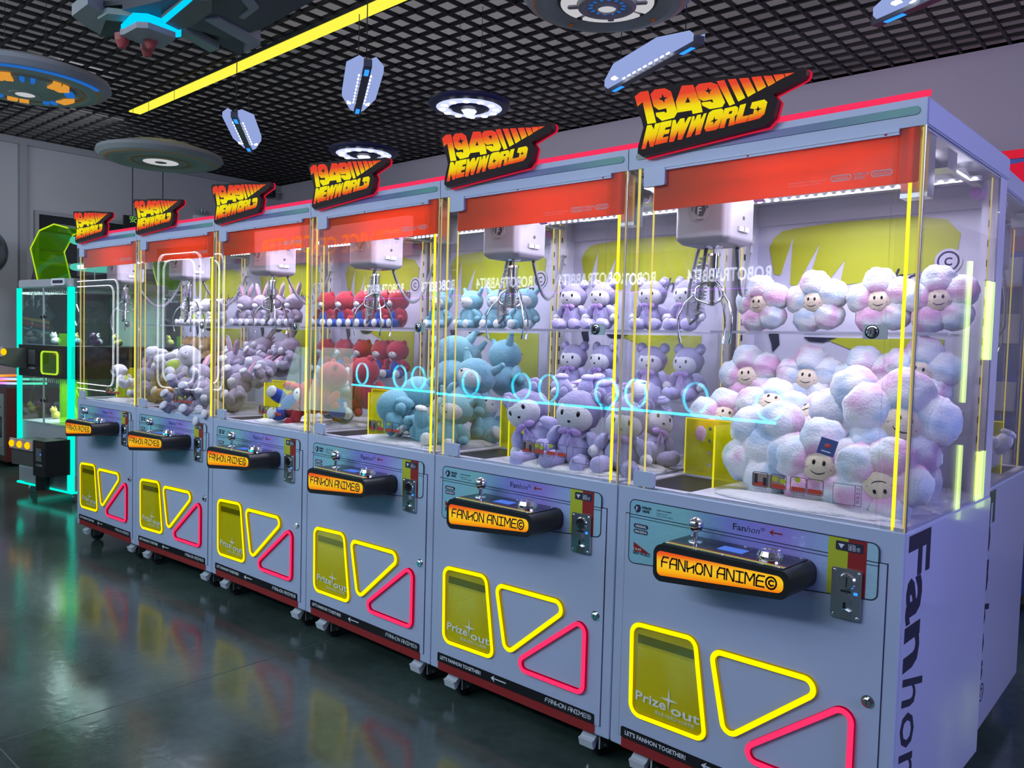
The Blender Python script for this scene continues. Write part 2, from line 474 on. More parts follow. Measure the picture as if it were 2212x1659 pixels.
def star4(cx, cz, rx, rz, k=0.14):
    out = []
    for i in range(8):
        a = i * PI / 4; s_ = 1 if i % 2 == 0 else k
        out.append((cx + rx * s_ * math.cos(a), cz + rz * s_ * math.sin(a)))
    return out

# ------------------------------------------------------------------ room shell
def struct(name, mb, m, parent=None):
    o = mb.obj(name, m, parent)
    o['kind'] = 'structure'
    return o
CH = 3.5          # underside of the open grid ceiling
XL, YB, XR, YF = -4.4, 4.3, 9.5, -5.0
def floor_mat():
    m, t, out = nt('polished_concrete')
    b = t.nodes.new('ShaderNodeBsdfPrincipled'); t.links.new(b.outputs[0], out.inputs[0])
    tc = t.nodes.new('ShaderNodeTexCoord')
    n1 = t.nodes.new('ShaderNodeTexNoise'); n1.inputs['Scale'].default_value = 1.1; n1.inputs['Detail'].default_value = 8; n1.inputs['Roughness'].default_value = 0.62
    n2 = t.nodes.new('ShaderNodeTexNoise'); n2.inputs['Scale'].default_value = 26; n2.inputs['Detail'].default_value = 5
    t.links.new(tc.outputs['Object'], n1.inputs['Vector']); t.links.new(tc.outputs['Object'], n2.inputs['Vector'])
    cr = t.nodes.new('ShaderNodeValToRGB'); e = cr.color_ramp.elements
    e[0].position = 0.3; e[0].color = (0.022, 0.036, 0.030, 1); e[1].position = 0.72; e[1].color = (0.115, 0.170, 0.145, 1)
    t.links.new(n1.outputs['Fac'], cr.inputs[0])
    mx = t.nodes.new('ShaderNodeMix'); mx.data_type = 'RGBA'; mx.blend_type = 'MULTIPLY'; mx.inputs['Factor'].default_value = 0.35
    t.links.new(cr.outputs[0], mx.inputs['A']); t.links.new(n2.outputs['Fac'], mx.inputs['B'])
    t.links.new(mx.outputs['Result'], b.inputs['Base Color'])
    mr = t.nodes.new('ShaderNodeMapRange'); mr.inputs['To Min'].default_value = 0.09; mr.inputs['To Max'].default_value = 0.20
    t.links.new(n1.outputs['Fac'], mr.inputs['Value']); t.links.new(mr.outputs[0], b.inputs['Roughness'])
    bp = t.nodes.new('ShaderNodeBump'); bp.inputs['Strength'].default_value = 0.06; bp.inputs['Distance'].default_value = 0.01
    t.links.new(n2.outputs['Fac'], bp.inputs['Height']); t.links.new(bp.outputs[0], b.inputs['Normal'])
    b.inputs['Specular IOR Level'].default_value = 0.6
    return m
floorm = floor_mat()
wallm = pm('grey_wall_paint', (0.44, 0.43, 0.45), 0.7, noise_amt=0.03, noise_scale=2, bump=0.03)
wallb = pm('mauve_grey_wall_paint', (0.46, 0.42, 0.47), 0.7, noise_amt=0.03, noise_scale=2, bump=0.03)
slabm = pm('grey_slab', (0.50, 0.49, 0.50), 0.8, noise_amt=0.15, noise_scale=1.5)
gridm = pm('black_grid_metal', (0.012, 0.012, 0.013), 0.5)
trimm = pm('grey_trim', (0.30, 0.30, 0.31), 0.6)
jointm = pm('floor_joint', (0.10, 0.12, 0.11), 0.8)
struct('floor', MB().box(XL, XR, YF, YB, -0.1, 0.0), floorm)
struct('trim_1', MB().box(2.655, 2.659, YF, YB, 0.0, 0.0008), jointm)
struct('trim_2', MB().box(XL, XR, -1.243, -1.239, 0.0, 0.0008), jointm)
struct('wall_back', MB().box(XL - 0.15, XR, YB, YB + 0.15, 0, 4.1), wallb)
struct('wall_left', MB().box(XL - 0.15, XL, YF, YB, 0, 4.1), wallm)
struct('wall_right', MB().box(XR, XR + 0.15, YF, YB, 0, 4.1), wallb)
struct('wall_front', MB().box(XL, XR, YF - 0.15, YF, 0, 4.1), wallm)
struct('ceiling', MB().box(XL, XR, YF, YB, 4.05, 4.2), slabm)
g = MB()
k = XL
while k < XR: g.box(k, k + 0.017, YF, YB, CH, CH + 0.024); k += 0.15
k = YF
while k < YB: g.box(XL, XR, k, k + 0.017, CH + 0.001, CH + 0.025); k += 0.15
struct('ceiling_grid', g, gridm)
struct('trim_3', MB().box(XL, XL + 0.03, YF, YB, 3.42, 3.49).box(XL, XL + 0.05, 1.02, 1.09, 0.1, 3.42), trimm)
struct('baseboard_left', MB().box(XL, XL + 0.012, YF, YB, 0, 0.1), trimm)
# dark glazed door and transom in the left wall, behind the machines
d1 = struct('door_1', MB().box(XL, XL + 0.04, 1.21, 3.5, 0.0, 2.68), pm('dark_door_glass', (0.03, 0.035, 0.035), 0.08))
struct('door_frame', MB().box(XL, XL + 0.06, 1.17, 1.21, 0, 2.72).box(XL, XL + 0.06, 3.5, 3.54, 0, 2.72).box(XL, XL + 0.06, 1.21, 3.5, 2.68, 2.72).box(XL, XL + 0.06, 1.21, 3.5, 2.12, 2.16).box(XL, XL + 0.06, 2.33, 2.37, 0, 2.14), trimm, d1)

# ------------------------------------------------------------------ the claw machine, local x 0..0.85, y 0 (front)..0.80, z from the floor
W_, D_ = 0.85, 0.80
SIGN_BOARD = [(0.034, 2.154), (0.083, 2.15), (0.166, 2.141), (0.209, 2.14), (0.297, 2.135), (0.531, 2.109), (0.558, 2.108), (0.566, 2.098), (0.565, 2.087), (0.558, 2.079), (0.478, 2.054), (0.492, 2.036), (0.482, 1.995), (0.461, 1.975), (0.073, 1.947), (0.054, 1.961), (0.056, 1.982), (0.072, 2.034), (0.064, 2.06), (0.043, 2.094), (0.031, 2.118), (0.023, 2.139)]
G1 = [[[(0.038, 2.132), (0.058, 2.142), (0.085, 2.14), (0.117, 2.041), (0.087, 2.042), (0.067, 2.111), (0.049, 2.101)]], [[(0.094, 2.128), (0.108, 2.139), (0.143, 2.136), (0.164, 2.123), (0.188, 2.059), (0.178, 2.045), (0.137, 2.043), (0.117, 2.06), (0.115, 2.07), (0.144, 2.068), (0.148, 2.064), (0.153, 2.065), (0.151, 2.077), (0.124, 2.077), (0.107, 2.09)], [(0.134, 2.124), (0.142, 2.11), (0.155, 2.108), (0.144, 2.103), (0.144, 2.093), (0.136, 2.102), (0.122, 2.109), (0.133, 2.112)]], [[(0.182, 2.089), (0.2, 2.132), (0.237, 2.127), (0.257, 2.08), (0.261, 2.079), (0.27, 2.045), (0.239, 2.045), (0.236, 2.056), (0.189, 2.058)], [(0.221, 2.097), (0.23, 2.079), (0.212, 2.081)]], [[(0.244, 2.118), (0.255, 2.126), (0.293, 2.123), (0.313, 2.113), (0.339, 2.059), (0.331, 2.048), (0.292, 2.049), (0.269, 2.063), (0.266, 2.072), (0.294, 2.07), (0.298, 2.066), (0.304, 2.066), (0.299, 2.075), (0.272, 2.075), (0.257, 2.084)], [(0.283, 2.112), (0.29, 2.103), (0.299, 2.102), (0.292, 2.098), (0.291, 2.089), (0.285, 2.097), (0.275, 2.103), (0.283, 2.105)]], [[(0.311, 2.122), (0.334, 2.121), (0.369, 2.05), (0.353, 2.047)]], [[(0.345, 2.12), (0.369, 2.117), (0.399, 2.06), (0.379, 2.054)]], [[(0.379, 2.116), (0.406, 2.112), (0.429, 2.069), (0.407, 2.061)]], [[(0.415, 2.112), (0.442, 2.109), (0.458, 2.078), (0.435, 2.07)]], [[(0.449, 2.108), (0.472, 2.104), (0.483, 2.084), (0.464, 2.078)]], [[(0.477, 2.105), (0.504, 2.102), (0.509, 2.093), (0.486, 2.086)]], [[(0.507, 2.102), (0.534, 2.099), (0.512, 2.093)]]]
G2 = [[[(0.086, 2.038), (0.101, 2.037), (0.11, 2.021), (0.114, 2.038), (0.132, 2.038), (0.11, 1.972), (0.099, 1.973), (0.091, 1.998), (0.083, 1.97), (0.069, 1.97)]], [[(0.134, 2.039), (0.17, 2.039), (0.167, 2.022), (0.15, 2.021), (0.147, 2.014), (0.165, 2.014), (0.161, 2.002), (0.145, 2.002), (0.141, 1.993), (0.161, 1.994), (0.157, 1.978), (0.115, 1.976)]], [[(0.174, 2.038), (0.183, 2.038), (0.187, 2.023), (0.199, 2.038), (0.212, 2.038), (0.214, 2.021), (0.225, 2.038), (0.236, 2.038), (0.206, 1.978), (0.193, 1.979), (0.194, 2.009), (0.179, 1.976), (0.164, 1.977)]], [[(0.239, 2.038), (0.245, 2.038), (0.244, 2.02), (0.254, 2.039), (0.265, 2.039), (0.265, 2.023), (0.275, 2.039), (0.283, 2.04), (0.265, 1.984), (0.25, 1.983), (0.253, 2.01), (0.235, 1.982), (0.221, 1.981)]], [[(0.291, 2.039), (0.302, 2.044), (0.329, 2.044), (0.335, 2.039), (0.334, 2.026), (0.321, 1.991), (0.311, 1.988), (0.284, 1.988), (0.278, 1.998), (0.287, 2.029)], [(0.308, 2.027), (0.311, 2.017), (0.321, 2.017), (0.312, 2.011), (0.305, 2.002), (0.305, 2.012), (0.294, 2.013), (0.304, 2.017)]], [[(0.339, 2.042), (0.372, 2.043), (0.379, 2.038), (0.378, 2.021), (0.37, 2.016), (0.37, 1.993), (0.352, 1.992), (0.357, 2.014), (0.346, 2.012), (0.34, 1.99), (0.325, 1.99)], [(0.353, 2.032), (0.363, 2.032), (0.361, 2.025), (0.351, 2.024)]], [[(0.385, 2.043), (0.402, 2.044), (0.393, 2.011), (0.412, 2.011), (0.405, 1.995), (0.371, 1.994)]], [[(0.42, 2.044), (0.455, 2.045), (0.463, 2.037), (0.456, 2.007), (0.444, 1.998), (0.408, 1.995), (0.414, 2.012), (0.424, 2.012), (0.427, 2.025), (0.415, 2.029)], [(0.438, 2.033), (0.44, 2.025), (0.449, 2.023), (0.441, 2.02), (0.436, 2.012), (0.436, 2.02), (0.427, 2.023), (0.434, 2.025)]]]
PRIZE = [(0.079, 0.520), (0.298, 0.529), (0.342, 0.241), (0.084, 0.236)]
TRI_Y = [(0.352, 0.513), (0.695, 0.518), (0.405, 0.272)]
TRI_R = [(0.748, 0.490), (0.748, 0.238), (0.425, 0.238)]

def caster(root, x, y):
    c = empty('caster', (x, y, 0), 0, root)
    MB().box(-0.035, 0.035, -0.03, 0.03, 0.094, 0.104).box(-0.026, -0.020, -0.024, 0.026, 0.035, 0.098).box(0.020, 0.026, -0.024, 0.026, 0.035, 0.098).cyl((-0.03, 0.01, 0.038), (0.03, 0.01, 0.038), 0.006, 10).obj('fork', steel, c)
    MB().lathe([(0.010, -0.015), (0.033, -0.015), (0.038, -0.010), (0.038, 0.010), (0.033, 0.015), (0.010, 0.015)], (0, 0.01, 0.038), 20, axis='X').obj('wheel', rubber, c)
    b = MB(); b.prism([(-0.075, 0.078), (-0.066, 0.050), (-0.056, 0.052), (-0.030, 0.090), (-0.034, 0.100), (-0.062, 0.080)], -0.028, 0.028, 'YZ')
    b.obj('brake_pedal', pm('bright_pedal', (0.88, 0.90, 0.95), 0.30, metal=0.25), c)

def build_machine():
    root = empty('claw_machine')
    T = 0.002
    # --- lower cabinet
    b = MB().box(T, W_ - T, 0.0, D_, 0.112, 0.942).box(0.06, 0.79, 0.05, 0.75, 0.104, 0.112)
    body = b.obj('cabinet_body', paint, root)
    bm_ = body.modifiers.new('bevel', 'BEVEL'); bm_.width = 0.006; bm_.segments = 2
    for s_ in (0, 1):
        x0, x1 = ((-0.0008, 0.0022) if s_ == 0 else (W_ - 0.0022, W_ + 0.0008))
        MB().box(x0, x1, 0.008, D_ - 0.008, 0.12, 0.936).obj('side_panel', side_gloss, root)
    # access door: a thin raised sheet between two dark grooves
    door = MB().box(0.037, 0.811, -0.0035, 0.001, 0.146, 0.856).obj('access_door', paint, root)
    b = MB()
    b.box(0.0345, 0.037, -0.0012, 0.001, 0.144, 0.859).box(0.811, 0.8135, -0.0012, 0.001, 0.144, 0.859).box(0.0345, 0.8135, -0.0012, 0.001, 0.856, 0.8585)
    b.obj('door_gap', groove, door)
    MB().lathe([(0.0, -0.013), (0.009, -0.013), (0.012, -0.011), (0.012, -0.004), (0.0165, -0.0038), (0.0165, 0.0)], (0.782, 0, 0.502), 20, axis='Y').box(0.7812, 0.7828, -0.0136, -0.012, 0.496, 0.508, 1).obj('door_lock', [chrome, black], door)
    # --- prize opening: recessed tray behind yellow acrylic, neon around
    wp = fillet(PRIZE, [0.032, 0.030, 0.026, 0.034], 6)
    b = MB().prism([(x * 0.985 + 0.003, z * 0.99 + 0.004) for x, z in wp], -0.0042, -0.0038, mi=0)
    pz = b.obj('prize_window', pm('prize_recess_dark', (0.80, 0.70, 0.01), 0.5, noise_amt=0.2, noise_scale=7), root)
    # visible tray behind the pane
    b = MB().prism([(0.098, 0.245), (0.325, 0.247), (0.305, 0.455), (0.100, 0.452)], -0.0052, -0.0045)
    b.obj('tray_flap', pm('prize_tray_flap', (1.0, 0.86, 0.01), 0.35, noise_amt=0.08, noise_scale=5), pz)
    b = MB().prism([(0.098, 0.462), (0.304, 0.466), (0.300, 0.492), (0.098, 0.489)], -0.0055, -0.0045)
    b.obj('hinge_strip', pm('prize_tray_hinge', (0.22, 0.20, 0.01), 0.3), pz)
    MB().prism([(x * 0.99 + 0.002, z * 0.995 + 0.002) for x, z in wp], -0.0075, -0.0062).obj('acrylic_pane', glassy('yellow_pane', (1.0, 0.97, 0.35), 0.06), pz)
    b = MB()
    fit_text(b, 'Prize', 0.098, 0.208, 0.284, 0.030, -0.0078, bold=0.02)
    fit_text(b, 'out', 0.224, 0.322, 0.279, 0.030, -0.0078, bold=0.02)
    b.prism(star4(0.216, 0.318, 0.032, 0.036, 0.16), -0.0080, -0.0077)
    fit_text(b, '禁止投入出货口! 小心夹手哦!', 0.170, 0.305, 0.262, 0.010, -0.0078)
    b.obj('prize_lettering', silverprint, pz)
    MB().band(densify(wp), 0.014, -0.0125, -0.0035).obj('neon_trim', [led_y, led_yd], root, 'yellow neon trim around the prize window')
    MB().band(densify(fillet(TRI_Y, 0.026, 8)), 0.0155, -0.0150, -0.0035).obj('neon_trim', [led_y, led_yd], root, 'yellow neon triangle')
    MB().band(densify(fillet(TRI_R, 0.026, 8)), 0.0155, -0.0150, -0.0035).obj('neon_trim', [led_r, led_rd], root, 'pink neon triangle')
    # --- printed graphic panel across the door top
    sp = fillet([(0.052, 0.704), (0.792, 0.762), (0.792, 0.904), (0.052, 0.904)], 0.018)
    o = MB().prism(sp, -0.0048, -0.0036).obj('graphic_panel', stick, root)
    b = MB().band(sp, 0.0028, -0.0052, -0.004, mi=0, side=0)
    b.box(0.050, 0.794, -0.0051, -0.0047, 0.8560, 0.8585).box(0.050, 0.794, -0.0051, -0.0047, 0.8475, 0.8495)
    # hexagon badge
    b.prism([(0.066, 0.880), (0.076, 0.890), (0.088, 0.890), (0.092, 0.880), (0.088, 0.868), (0.076, 0.864)], -0.0055, -0.005)
    stroke_text(b, 'FANHON', 0.096, 0.128, 0.880, 0.007, 0.0016, -0.0053)
    stroke_text(b, 'ANIME', 0.099, 0.124, 0.869, 0.007, 0.0016, -0.0053)
    fit_text(b, 'comfort crane machine', 0.148, 0.200, 0.882, 0.005, -0.0053, bold=0.02)
    fit_text(b, 'Happy funny catch', 0.148, 0.185, 0.873, 0.004, -0.0053)
    fit_text(b, 'Fanhon Anime original', 0.148, 0.205, 0.866, 0.004, -0.0053)
    fit_text(b, 'Fan', 0.399, 0.438, 0.871, 0.019, -0.0053, bold=0.01)
    fit_text(b, 'hon', 0.439, 0.479, 0.871, 0.019, -0.0053, shear=0.35, bold=-0.008)
    fit_text(b, '©', 0.482, 0.494, 0.881, 0.010, -0.0053)
    for zz, tx in ((0.817, 'ORIGINAL'), (0.800, 'SINCE2016')):
        b.prism(rrect(0.068, zz, 0.120, zz + 0.014, 0.0065), -0.0055, -0.005)
    fit_text(b, 'NEW WORLD', 0.069, 0.131, 0.735, 0.009, -0.0053, bold=0.03)
    b.prism(rrect(0.686, 0.871, 0.754, 0.895, 0.004), -0.0062, -0.005)
    b.obj('panel_lettering', darkprint, o)
    b = MB()
    fit_text(b, 'ORIGINAL', 0.074, 0.114, 0.8205, 0.0075, -0.0058, bold=0.03)
    fit_text(b, 'SINCE2016', 0.072, 0.116, 0.8035, 0.0075, -0.0058, bold=0.03)
    fit_text(b, 'F', 0.074, 0.081, 0.871, 0.013, -0.0058, bold=0.03)
    b.prism([(0.692, 0.888), (0.708, 0.888), (0.700, 0.876)], -0.0066, -0.0062)
    fit_text(b, 'COIN', 0.717, 0.735, 0.885, 0.006, -0.0066)
    fit_text(b, '请投币', 0.717, 0.747, 0.875, 0.009, -0.0066)
    fit_text(b, '1949', 0.071, 0.098, 0.747, 0.009, -0.0062)
    b.obj('pale_lettering', whiteprint, o)
    b = MB().prism([(0.5065, 0.8825), (0.519, 0.892), (0.515, 0.8845), (0.543, 0.8845), (0.543, 0.8805), (0.515, 0.8805), (0.519, 0.873)], -0.0056, -0.005)
    b.obj('arrow_print', redpaint, o)
    MB().prism([(0.070, 0.744), (0.132, 0.744), (0.070, 0.772)], -0.0058, -0.005).obj('triangle_print', redpaint, o)
    MB().prism([(0.717, 0.7575), (0.763, 0.761), (0.763, 0.9025), (0.717, 0.9025)], -0.0052, -0.005).obj('red_band', redpaint, o)
    MB().prism([(0.667, 0.7535), (0.717, 0.7575), (0.717, 0.9025), (0.667, 0.9025)], -0.0052, -0.005).obj('yellow_band', yprint, o)
    # --- control box
    face = fillet([(0.246, 0.830), (0.640, 0.830), (0.640, 0.758), (0.246, 0.722)], [0.030, 0.026, 0.030, 0.026], 8)
    b = MB().prism(face, -0.166, -0.005)
    cb = b.obj('control_box', black, root)
    for p in cb.data.polygons: p.use_smooth = False
    fp = fillet([(0.258, 0.810), (0.624, 0.8145), (0.624, 0.7735), (0.261, 0.741)], [0.012, 0.018, 0.016, 0.014], 6)
    MB().prism(fp, -0.1685, -0.1655).obj('lit_face', boxface, cb)
    b = MB(); stroke_text(b, 'FANHON ANIME©', 0.276, 0.606, 0.7685, 0.0275, 0.0046, -0.1692, slope=0.036)
    b.obj('face_lettering', pm('brown_lettering', (0.05, 0.02, 0.005), 0.5), cb)
    o = MB().box(0.270, 0.618, -0.160, -0.012, 0.8300, 0.8322).obj('top_plate', blackgl, cb)
    b = MB().box(0.272, 0.616, -0.150, -0.138, 0.8322, 0.8326, 0).box(0.272, 0.616, -0.138, -0.131, 0.8322, 0.8326, 1).box(0.275, 0.60, -0.128, -0.1265, 0.8322, 0.8326, 1)
    b.obj('plate_stripes', [yprint, redpaint], cb)
    for x in (0.282, 0.448, 0.604):
        for y in (-0.152, -0.022): MB().ell((x, y, 0.833), (0.0045, 0.0045, 0.002), seg=10, ring=6).obj('screw', chrome, cb)
    j = MB().lathe([(0.021, 0.0), (0.020, 0.002), (0.007, 0.005), (0.0055, 0.030), (0.0055, 0.036)], (0.325, -0.078, 0.832), 20).obj('joystick', chrome, cb)
    MB().ell((0.325, -0.078, 0.882), 0.0215, seg=24, ring=14).obj('joystick_ball', chrome, cb)
    MB().prism([(0.404, -0.056), (0.476, -0.056), (0.476, -0.100), (0.404, -0.100)], 0.8322, 0.8332, 'XY').obj('display_screen', screen_b, cb)
    MB().lathe([(0.035, 0.0), (0.034, 0.010), (0.028, 0.022), (0.026, 0.020), (0.0, 0.0215)], (0.548, -0.084, 0.832), 28).obj('push_button', chrome, cb)
    # --- coin acceptor
    cp = MB().prism(rrect(0.682, 0.699, 0.757, 0.828, 0.006), -0.014, -0.004).obj('coin_acceptor', steel, root)
    b = MB().lathe([(0.0, -0.020), (0.018, -0.020), (0.021, -0.016), (0.022, -0.014)], (0.722, 0, 0.796), 24, axis='Y')
    b.obj('coin_rim', chrome, cp)
    for x in (0.689, 0.750):
        for z in (0.707, 0.820): MB().ell((x, -0.0145, z), (0.0045, 0.002, 0.0045), seg=10, ring=6).obj('screw', chrome, cp)
    MB().prism([(0.708, 0.703), (0.736, 0.703), (0.733, 0.722), (0.722, 0.726), (0.711, 0.722)], -0.022, -0.014).obj('coin_return', chrome, cp)
    MB().box(0.7205, 0.7235, -0.0208, -0.0195, 0.783, 0.809).obj('coin_slot', black, cp)
    MB().box(0.7135, 0.7205, -0.0150, -0.0138, 0.726, 0.742).obj('lever_slot', black, cp)
    MB().prism(rrect(0.706, 0.768, 0.732, 0.774, 0.002), -0.015, -0.0138).obj('coin_badge', black, cp)
    MB().prism([(0.716, 0.767), (0.724, 0.769), (0.734, 0.749), (0.732, 0.741), (0.724, 0.740)], -0.022, -0.014).obj('return_lever', steel, cp)
    MB().box(0.739, 0.748, -0.0155, -0.0138, 0.765, 0.772).obj('coin_light', led_b, cp)
    # --- strips at the foot
    st = MB().prism(fillet([(0.046, 0.1465), (0.791, 0.1465), (0.791, 0.1800), (0.046, 0.1800)], [0.0005, 0.0005, 0.006, 0.006]), -0.0055, -0.0036).obj('black_strip', blackgl, root)
    b = MB()
    fit_text(b, "LET'S FANHON TOGETHER!", 0.062, 0.279, 0.1575, 0.0140, -0.0060, bold=0.025)
    b.obj('slogan_lettering', whiteprint, st); b = MB()
    stroke_text(b, 'FANHON ANIME©', 0.586, 0.778, 0.1580, 0.0135, 0.0026, -0.0060)
    b.obj('brand_lettering', whiteprint, st); b = MB()
    b.prism([(0.330, 0.1640), (0.348, 0.1760), (0.343, 0.1665), (0.404, 0.1665), (0.404, 0.1625), (0.343, 0.1625), (0.348, 0.1520)], -0.0064, -0.0055)
    b.obj('strip_arrow', whiteprint, st)
    MB().box(0.047, 0.791, -0.0030, 0.001, 0.1125, 0.1435).obj('red_strip', redpaint, root)
    # --- header and topper
    b = MB()
    b.prism([(-0.002, 1.921), (-0.004, 1.986), (0.03, 1.988), (D_ - 0.03, 1.988), (D_, 1.984), (D_, 1.924), (D_ - 0.02, 1.921)], 0.0015, W_ - 0.0015, 'YZ')
    hd = b.obj('header', paint, root)
    MB().prism(rrect(0.028, 1.948, 0.834, 1.968, 0.0095), -0.0055, -0.002).obj('holographic_strip', holo, hd)
    MB().box(0.062, 0.790, -0.010, 0.000, 1.9045, 1.9205).box(0.062, 0.79, -0.0115, -0.010, 1.9115, 1.9135).obj('door_rail', paint, hd)
    for x in (0.07, 0.40, 0.76): MB().ell((x, -0.011, 1.9090), (0.003, 0.002, 0.003), seg=8, ring=5).obj('rail_screw', pm('red_rail_screw', (0.6, 0.04, 0.05), 0.4), hd)
    for x0, x1 in ((-0.0008, 0.0016), (W_ - 0.0016, W_ + 0.0008)):
        MB().prism([(0.006, 1.925), (0.004, 1.984), (D_ - 0.006, 1.984), (D_ - 0.006, 1.926)], x0, x1, 'YZ').obj('header_side', side_gloss, hd)
    MB().box(0.0, W_ + 0.004, -0.006, 0.004, 1.9885, 2.0015).obj('pink_edge', pink_edge, hd)
    sg = MB().prism(SIGN_BOARD, -0.035, -0.012, side=1).obj('topper_sign', [signblk, signblk], root)
    cx = sum(p[0] for p in SIGN_BOARD) / len(SIGN_BOARD); cz = sum(p[1] for p in SIGN_BOARD) / len(SIGN_BOARD)
    sg.data.materials[1] = pm('sign_board_side', (0.10, 0.01, 0.015), 0.4)
    MB().prism([(cx + (x - cx) * 1.008 + 0.002, cz + (z - cz) * 1.012 - 0.0015) for x, z in SIGN_BOARD], -0.012, -0.007).obj('sign_glow_edge', em('sign_glow', (0.75, 0.015, 0.05), 0.8), sg)
    b = MB()
    for gl in G1: b.prism(gl, -0.0365, -0.0350)
    b.obj('number_lettering', sgn1, sg)
    b = MB()
    for gl in G2: b.prism(gl, -0.0365, -0.0350)
    b.obj('word_lettering', sgn2, sg)
    # --- glass box
    gz0, gz1 = 0.942, 1.921
    gd = MB().box(0.066, 0.788, -0.008, -0.003, 0.948, 1.9045).obj('glass_door', glass, root)
    for z0, z1 in ((1.860, 1.914), (0.950, 0.996)):
        MB().prism(fillet([(0.066, z0), (0.139, z0), (0.139, z1), (0.066, z1)], 0.006), -0.014, -0.002).obj('hinge', paint, gd)
    MB().prism(rrect(0.730, 1.411, 0.787, 1.447, 0.002), -0.012, -0.008).obj('lock_plate', steel, gd)
    MB().lathe([(0.0, -0.020), (0.008, -0.020), (0.0115, -0.018), (0.0125, -0.013), (0.0160, -0.012)], (0.751, 0, 1.429), 24, axis='Y').obj('lock_cylinder', chrome, gd)
    MB().lathe([(0.0155, -0.0135), (0.0172, -0.0125), (0.0172, -0.012)], (0.751, 0, 1.429), 24, axis='Y').box(0.7502, 0.7518, -0.0206, -0.019, 1.424, 1.434).obj('lock_ring', black, gd)
    b = MB().box(0.068, 0.786, -0.0105, -0.008, 0.9505, 0.953).box(0.78, 0.7825, -0.011, -0.008, 0.95, 1.90)
    b.obj('door_edge', glass2, gd)
    MB().box(0.004, 0.064, -0.004, 0.000, gz0, gz1).obj('fixed_front_glass', glass2, root)
    MB().box(0.790, 0.844, -0.004, 0.000, gz0, gz1).obj('fixed_front_glass', glass2, root)
    for x0 in (0.002, W_ - 0.007):
        MB().box(x0, x0 + 0.005, 0.002, 0.715, gz0, gz1).obj('side_glass', glass, root)
    # corner tubes: clear acrylic with LED cores
    for x, y in ((0.030, 0.010), (0.842, 0.012)): MB().box(x - 0.004, x + 0.0035, y - 0.008, y + 0.02, gz0, gz1).obj('corner_acrylic', glass2, root)
    MB().box(0.8125, 0.8195, 0.004, 0.010, gz0, gz1).obj('led_tube', em('yellow_led_tube', (1.0, 0.80, 0.02), 1.6), root, 'bright yellow led tube at the right front corner')
    MB().box(0.0345, 0.0405, 0.004, 0.009, gz0, gz1).obj('led_tube', led_gold, root)
    MB().box(0.8365, 0.8405, 0.014, 0.018, gz0, gz1).obj('led_tube', led_gold, root)
    MB().box(0.0910, 0.0950, 0.004, 0.008, gz0, 1.90).obj('led_tube', led_gold, root)
    MB().box(0.8445, 0.8475, -0.003, 0.001, gz0, gz1).obj('gold_corner_edge', em('warm_corner_edge', (0.42, 0.31, 0.13), 1.0, False), root)
    MB().box(0.8480, 0.8495, -0.002, 0.004, gz0, gz1).obj('silver_corner_edge', steel, root)
    for x in (0.020, 0.826): MB().box(x, x + 0.003, 0.700, 0.704, gz0, gz1).obj('led_tube', led_gold, root)
    # back frame, panel with print, bright ceiling
    b = MB().box(0.004, W_ - 0.004, 0.772, 0.798, gz0, gz1).box(0.004, 0.050, 0.715, 0.775, gz0, gz1).box(0.800, 0.846, 0.715, 0.775, gz0, gz1)
    b.box(0.006, W_ - 0.006, 0.02, 0.775, 1.915, 1.921).box(0.05, 0.80, 0.760, 0.773, 1.838, 1.915)
    bk = b.obj('back_panel', inwhite, root)
    b = MB()
    def PR(pts, y=0.7700): b.prism(pts, y, 0.7721)
    PR([(0.096, 1.759), (0.110, 1.792), (0.140, 1.815), (0.183, 1.822), (0.342, 1.832), (0.600, 1.830), (0.690, 1.812), (0.732, 1.765), (0.722, 1.70), (0.66, 1.655), (0.48, 1.622), (0.36, 1.612), (0.374, 1.700), (0.31, 1.615), (0.245, 1.612), (0.284, 1.765), (0.205, 1.615), (0.18, 1.62), (0.184, 1.797), (0.142, 1.655), (0.118, 1.66)])
    PR([(0.305, 1.428), (0.70, 1.428), (0.70, 1.20), (0.60, 1.24), (0.48, 1.32), (0.47, 1.365)])
    b.obj('yellow_burst', yprint, bk)
    b = MB()
    b.band([(0.700 + 0.030 * math.cos(a * PI / 12), 1.678 + 0.030 * math.sin(a * PI / 12)) for a in range(24)], 0.006, 0.7690, 0.7700, side=0)
    fit_text(b, 'C', 0.688, 0.712, 1.665, 0.026, 0.7690, bold=0.03)
    fit_text(b, 'hon', 0.53, 0.665, 1.605, 0.060, 0.7690, shear=0.3)
    fit_text(b, 'l', 0.43, 0.465, 1.595, 0.075, 0.7690, shear=0.5)
    b.prism([(0.24, 1.430), (0.36, 1.428), (0.31, 1.412), (0.26, 1.415)], 0.7690, 0.7700)
    b.prism([(0.105, 1.44), (0.145, 1.44), (0.150, 1.40), (0.125, 1.372), (0.120, 1.40)], 0.7690, 0.7700)
    b.obj('logo_print', darkprint, bk)
    b = MB(); b.prism([(0.700 + 0.041 * math.cos(a * PI / 12), 1.678 + 0.041 * math.sin(a * PI / 12)) for a in range(24)], 0.7694, 0.7702)
    b.obj('logo_backing', inwhite, bk)
    b = MB()
    for z in [1.05 + 0.06 * q for q in range(14)]: b.box(0.024, 0.030, 0.7135, 0.715, z, z + 0.022).box(0.820, 0.826, 0.7135, 0.715, z, z + 0.022)
    b.obj('rail_slots', darkprint, bk)
    # red printed valance
    rv = MB().prism(fillet([(0.094, 1.789), (0.836, 1.789), (0.836, 1.921), (0.094, 1.921)], 0.006), 0.0015, 0.0035).obj('red_valance', redfilm, root)
    b = MB()
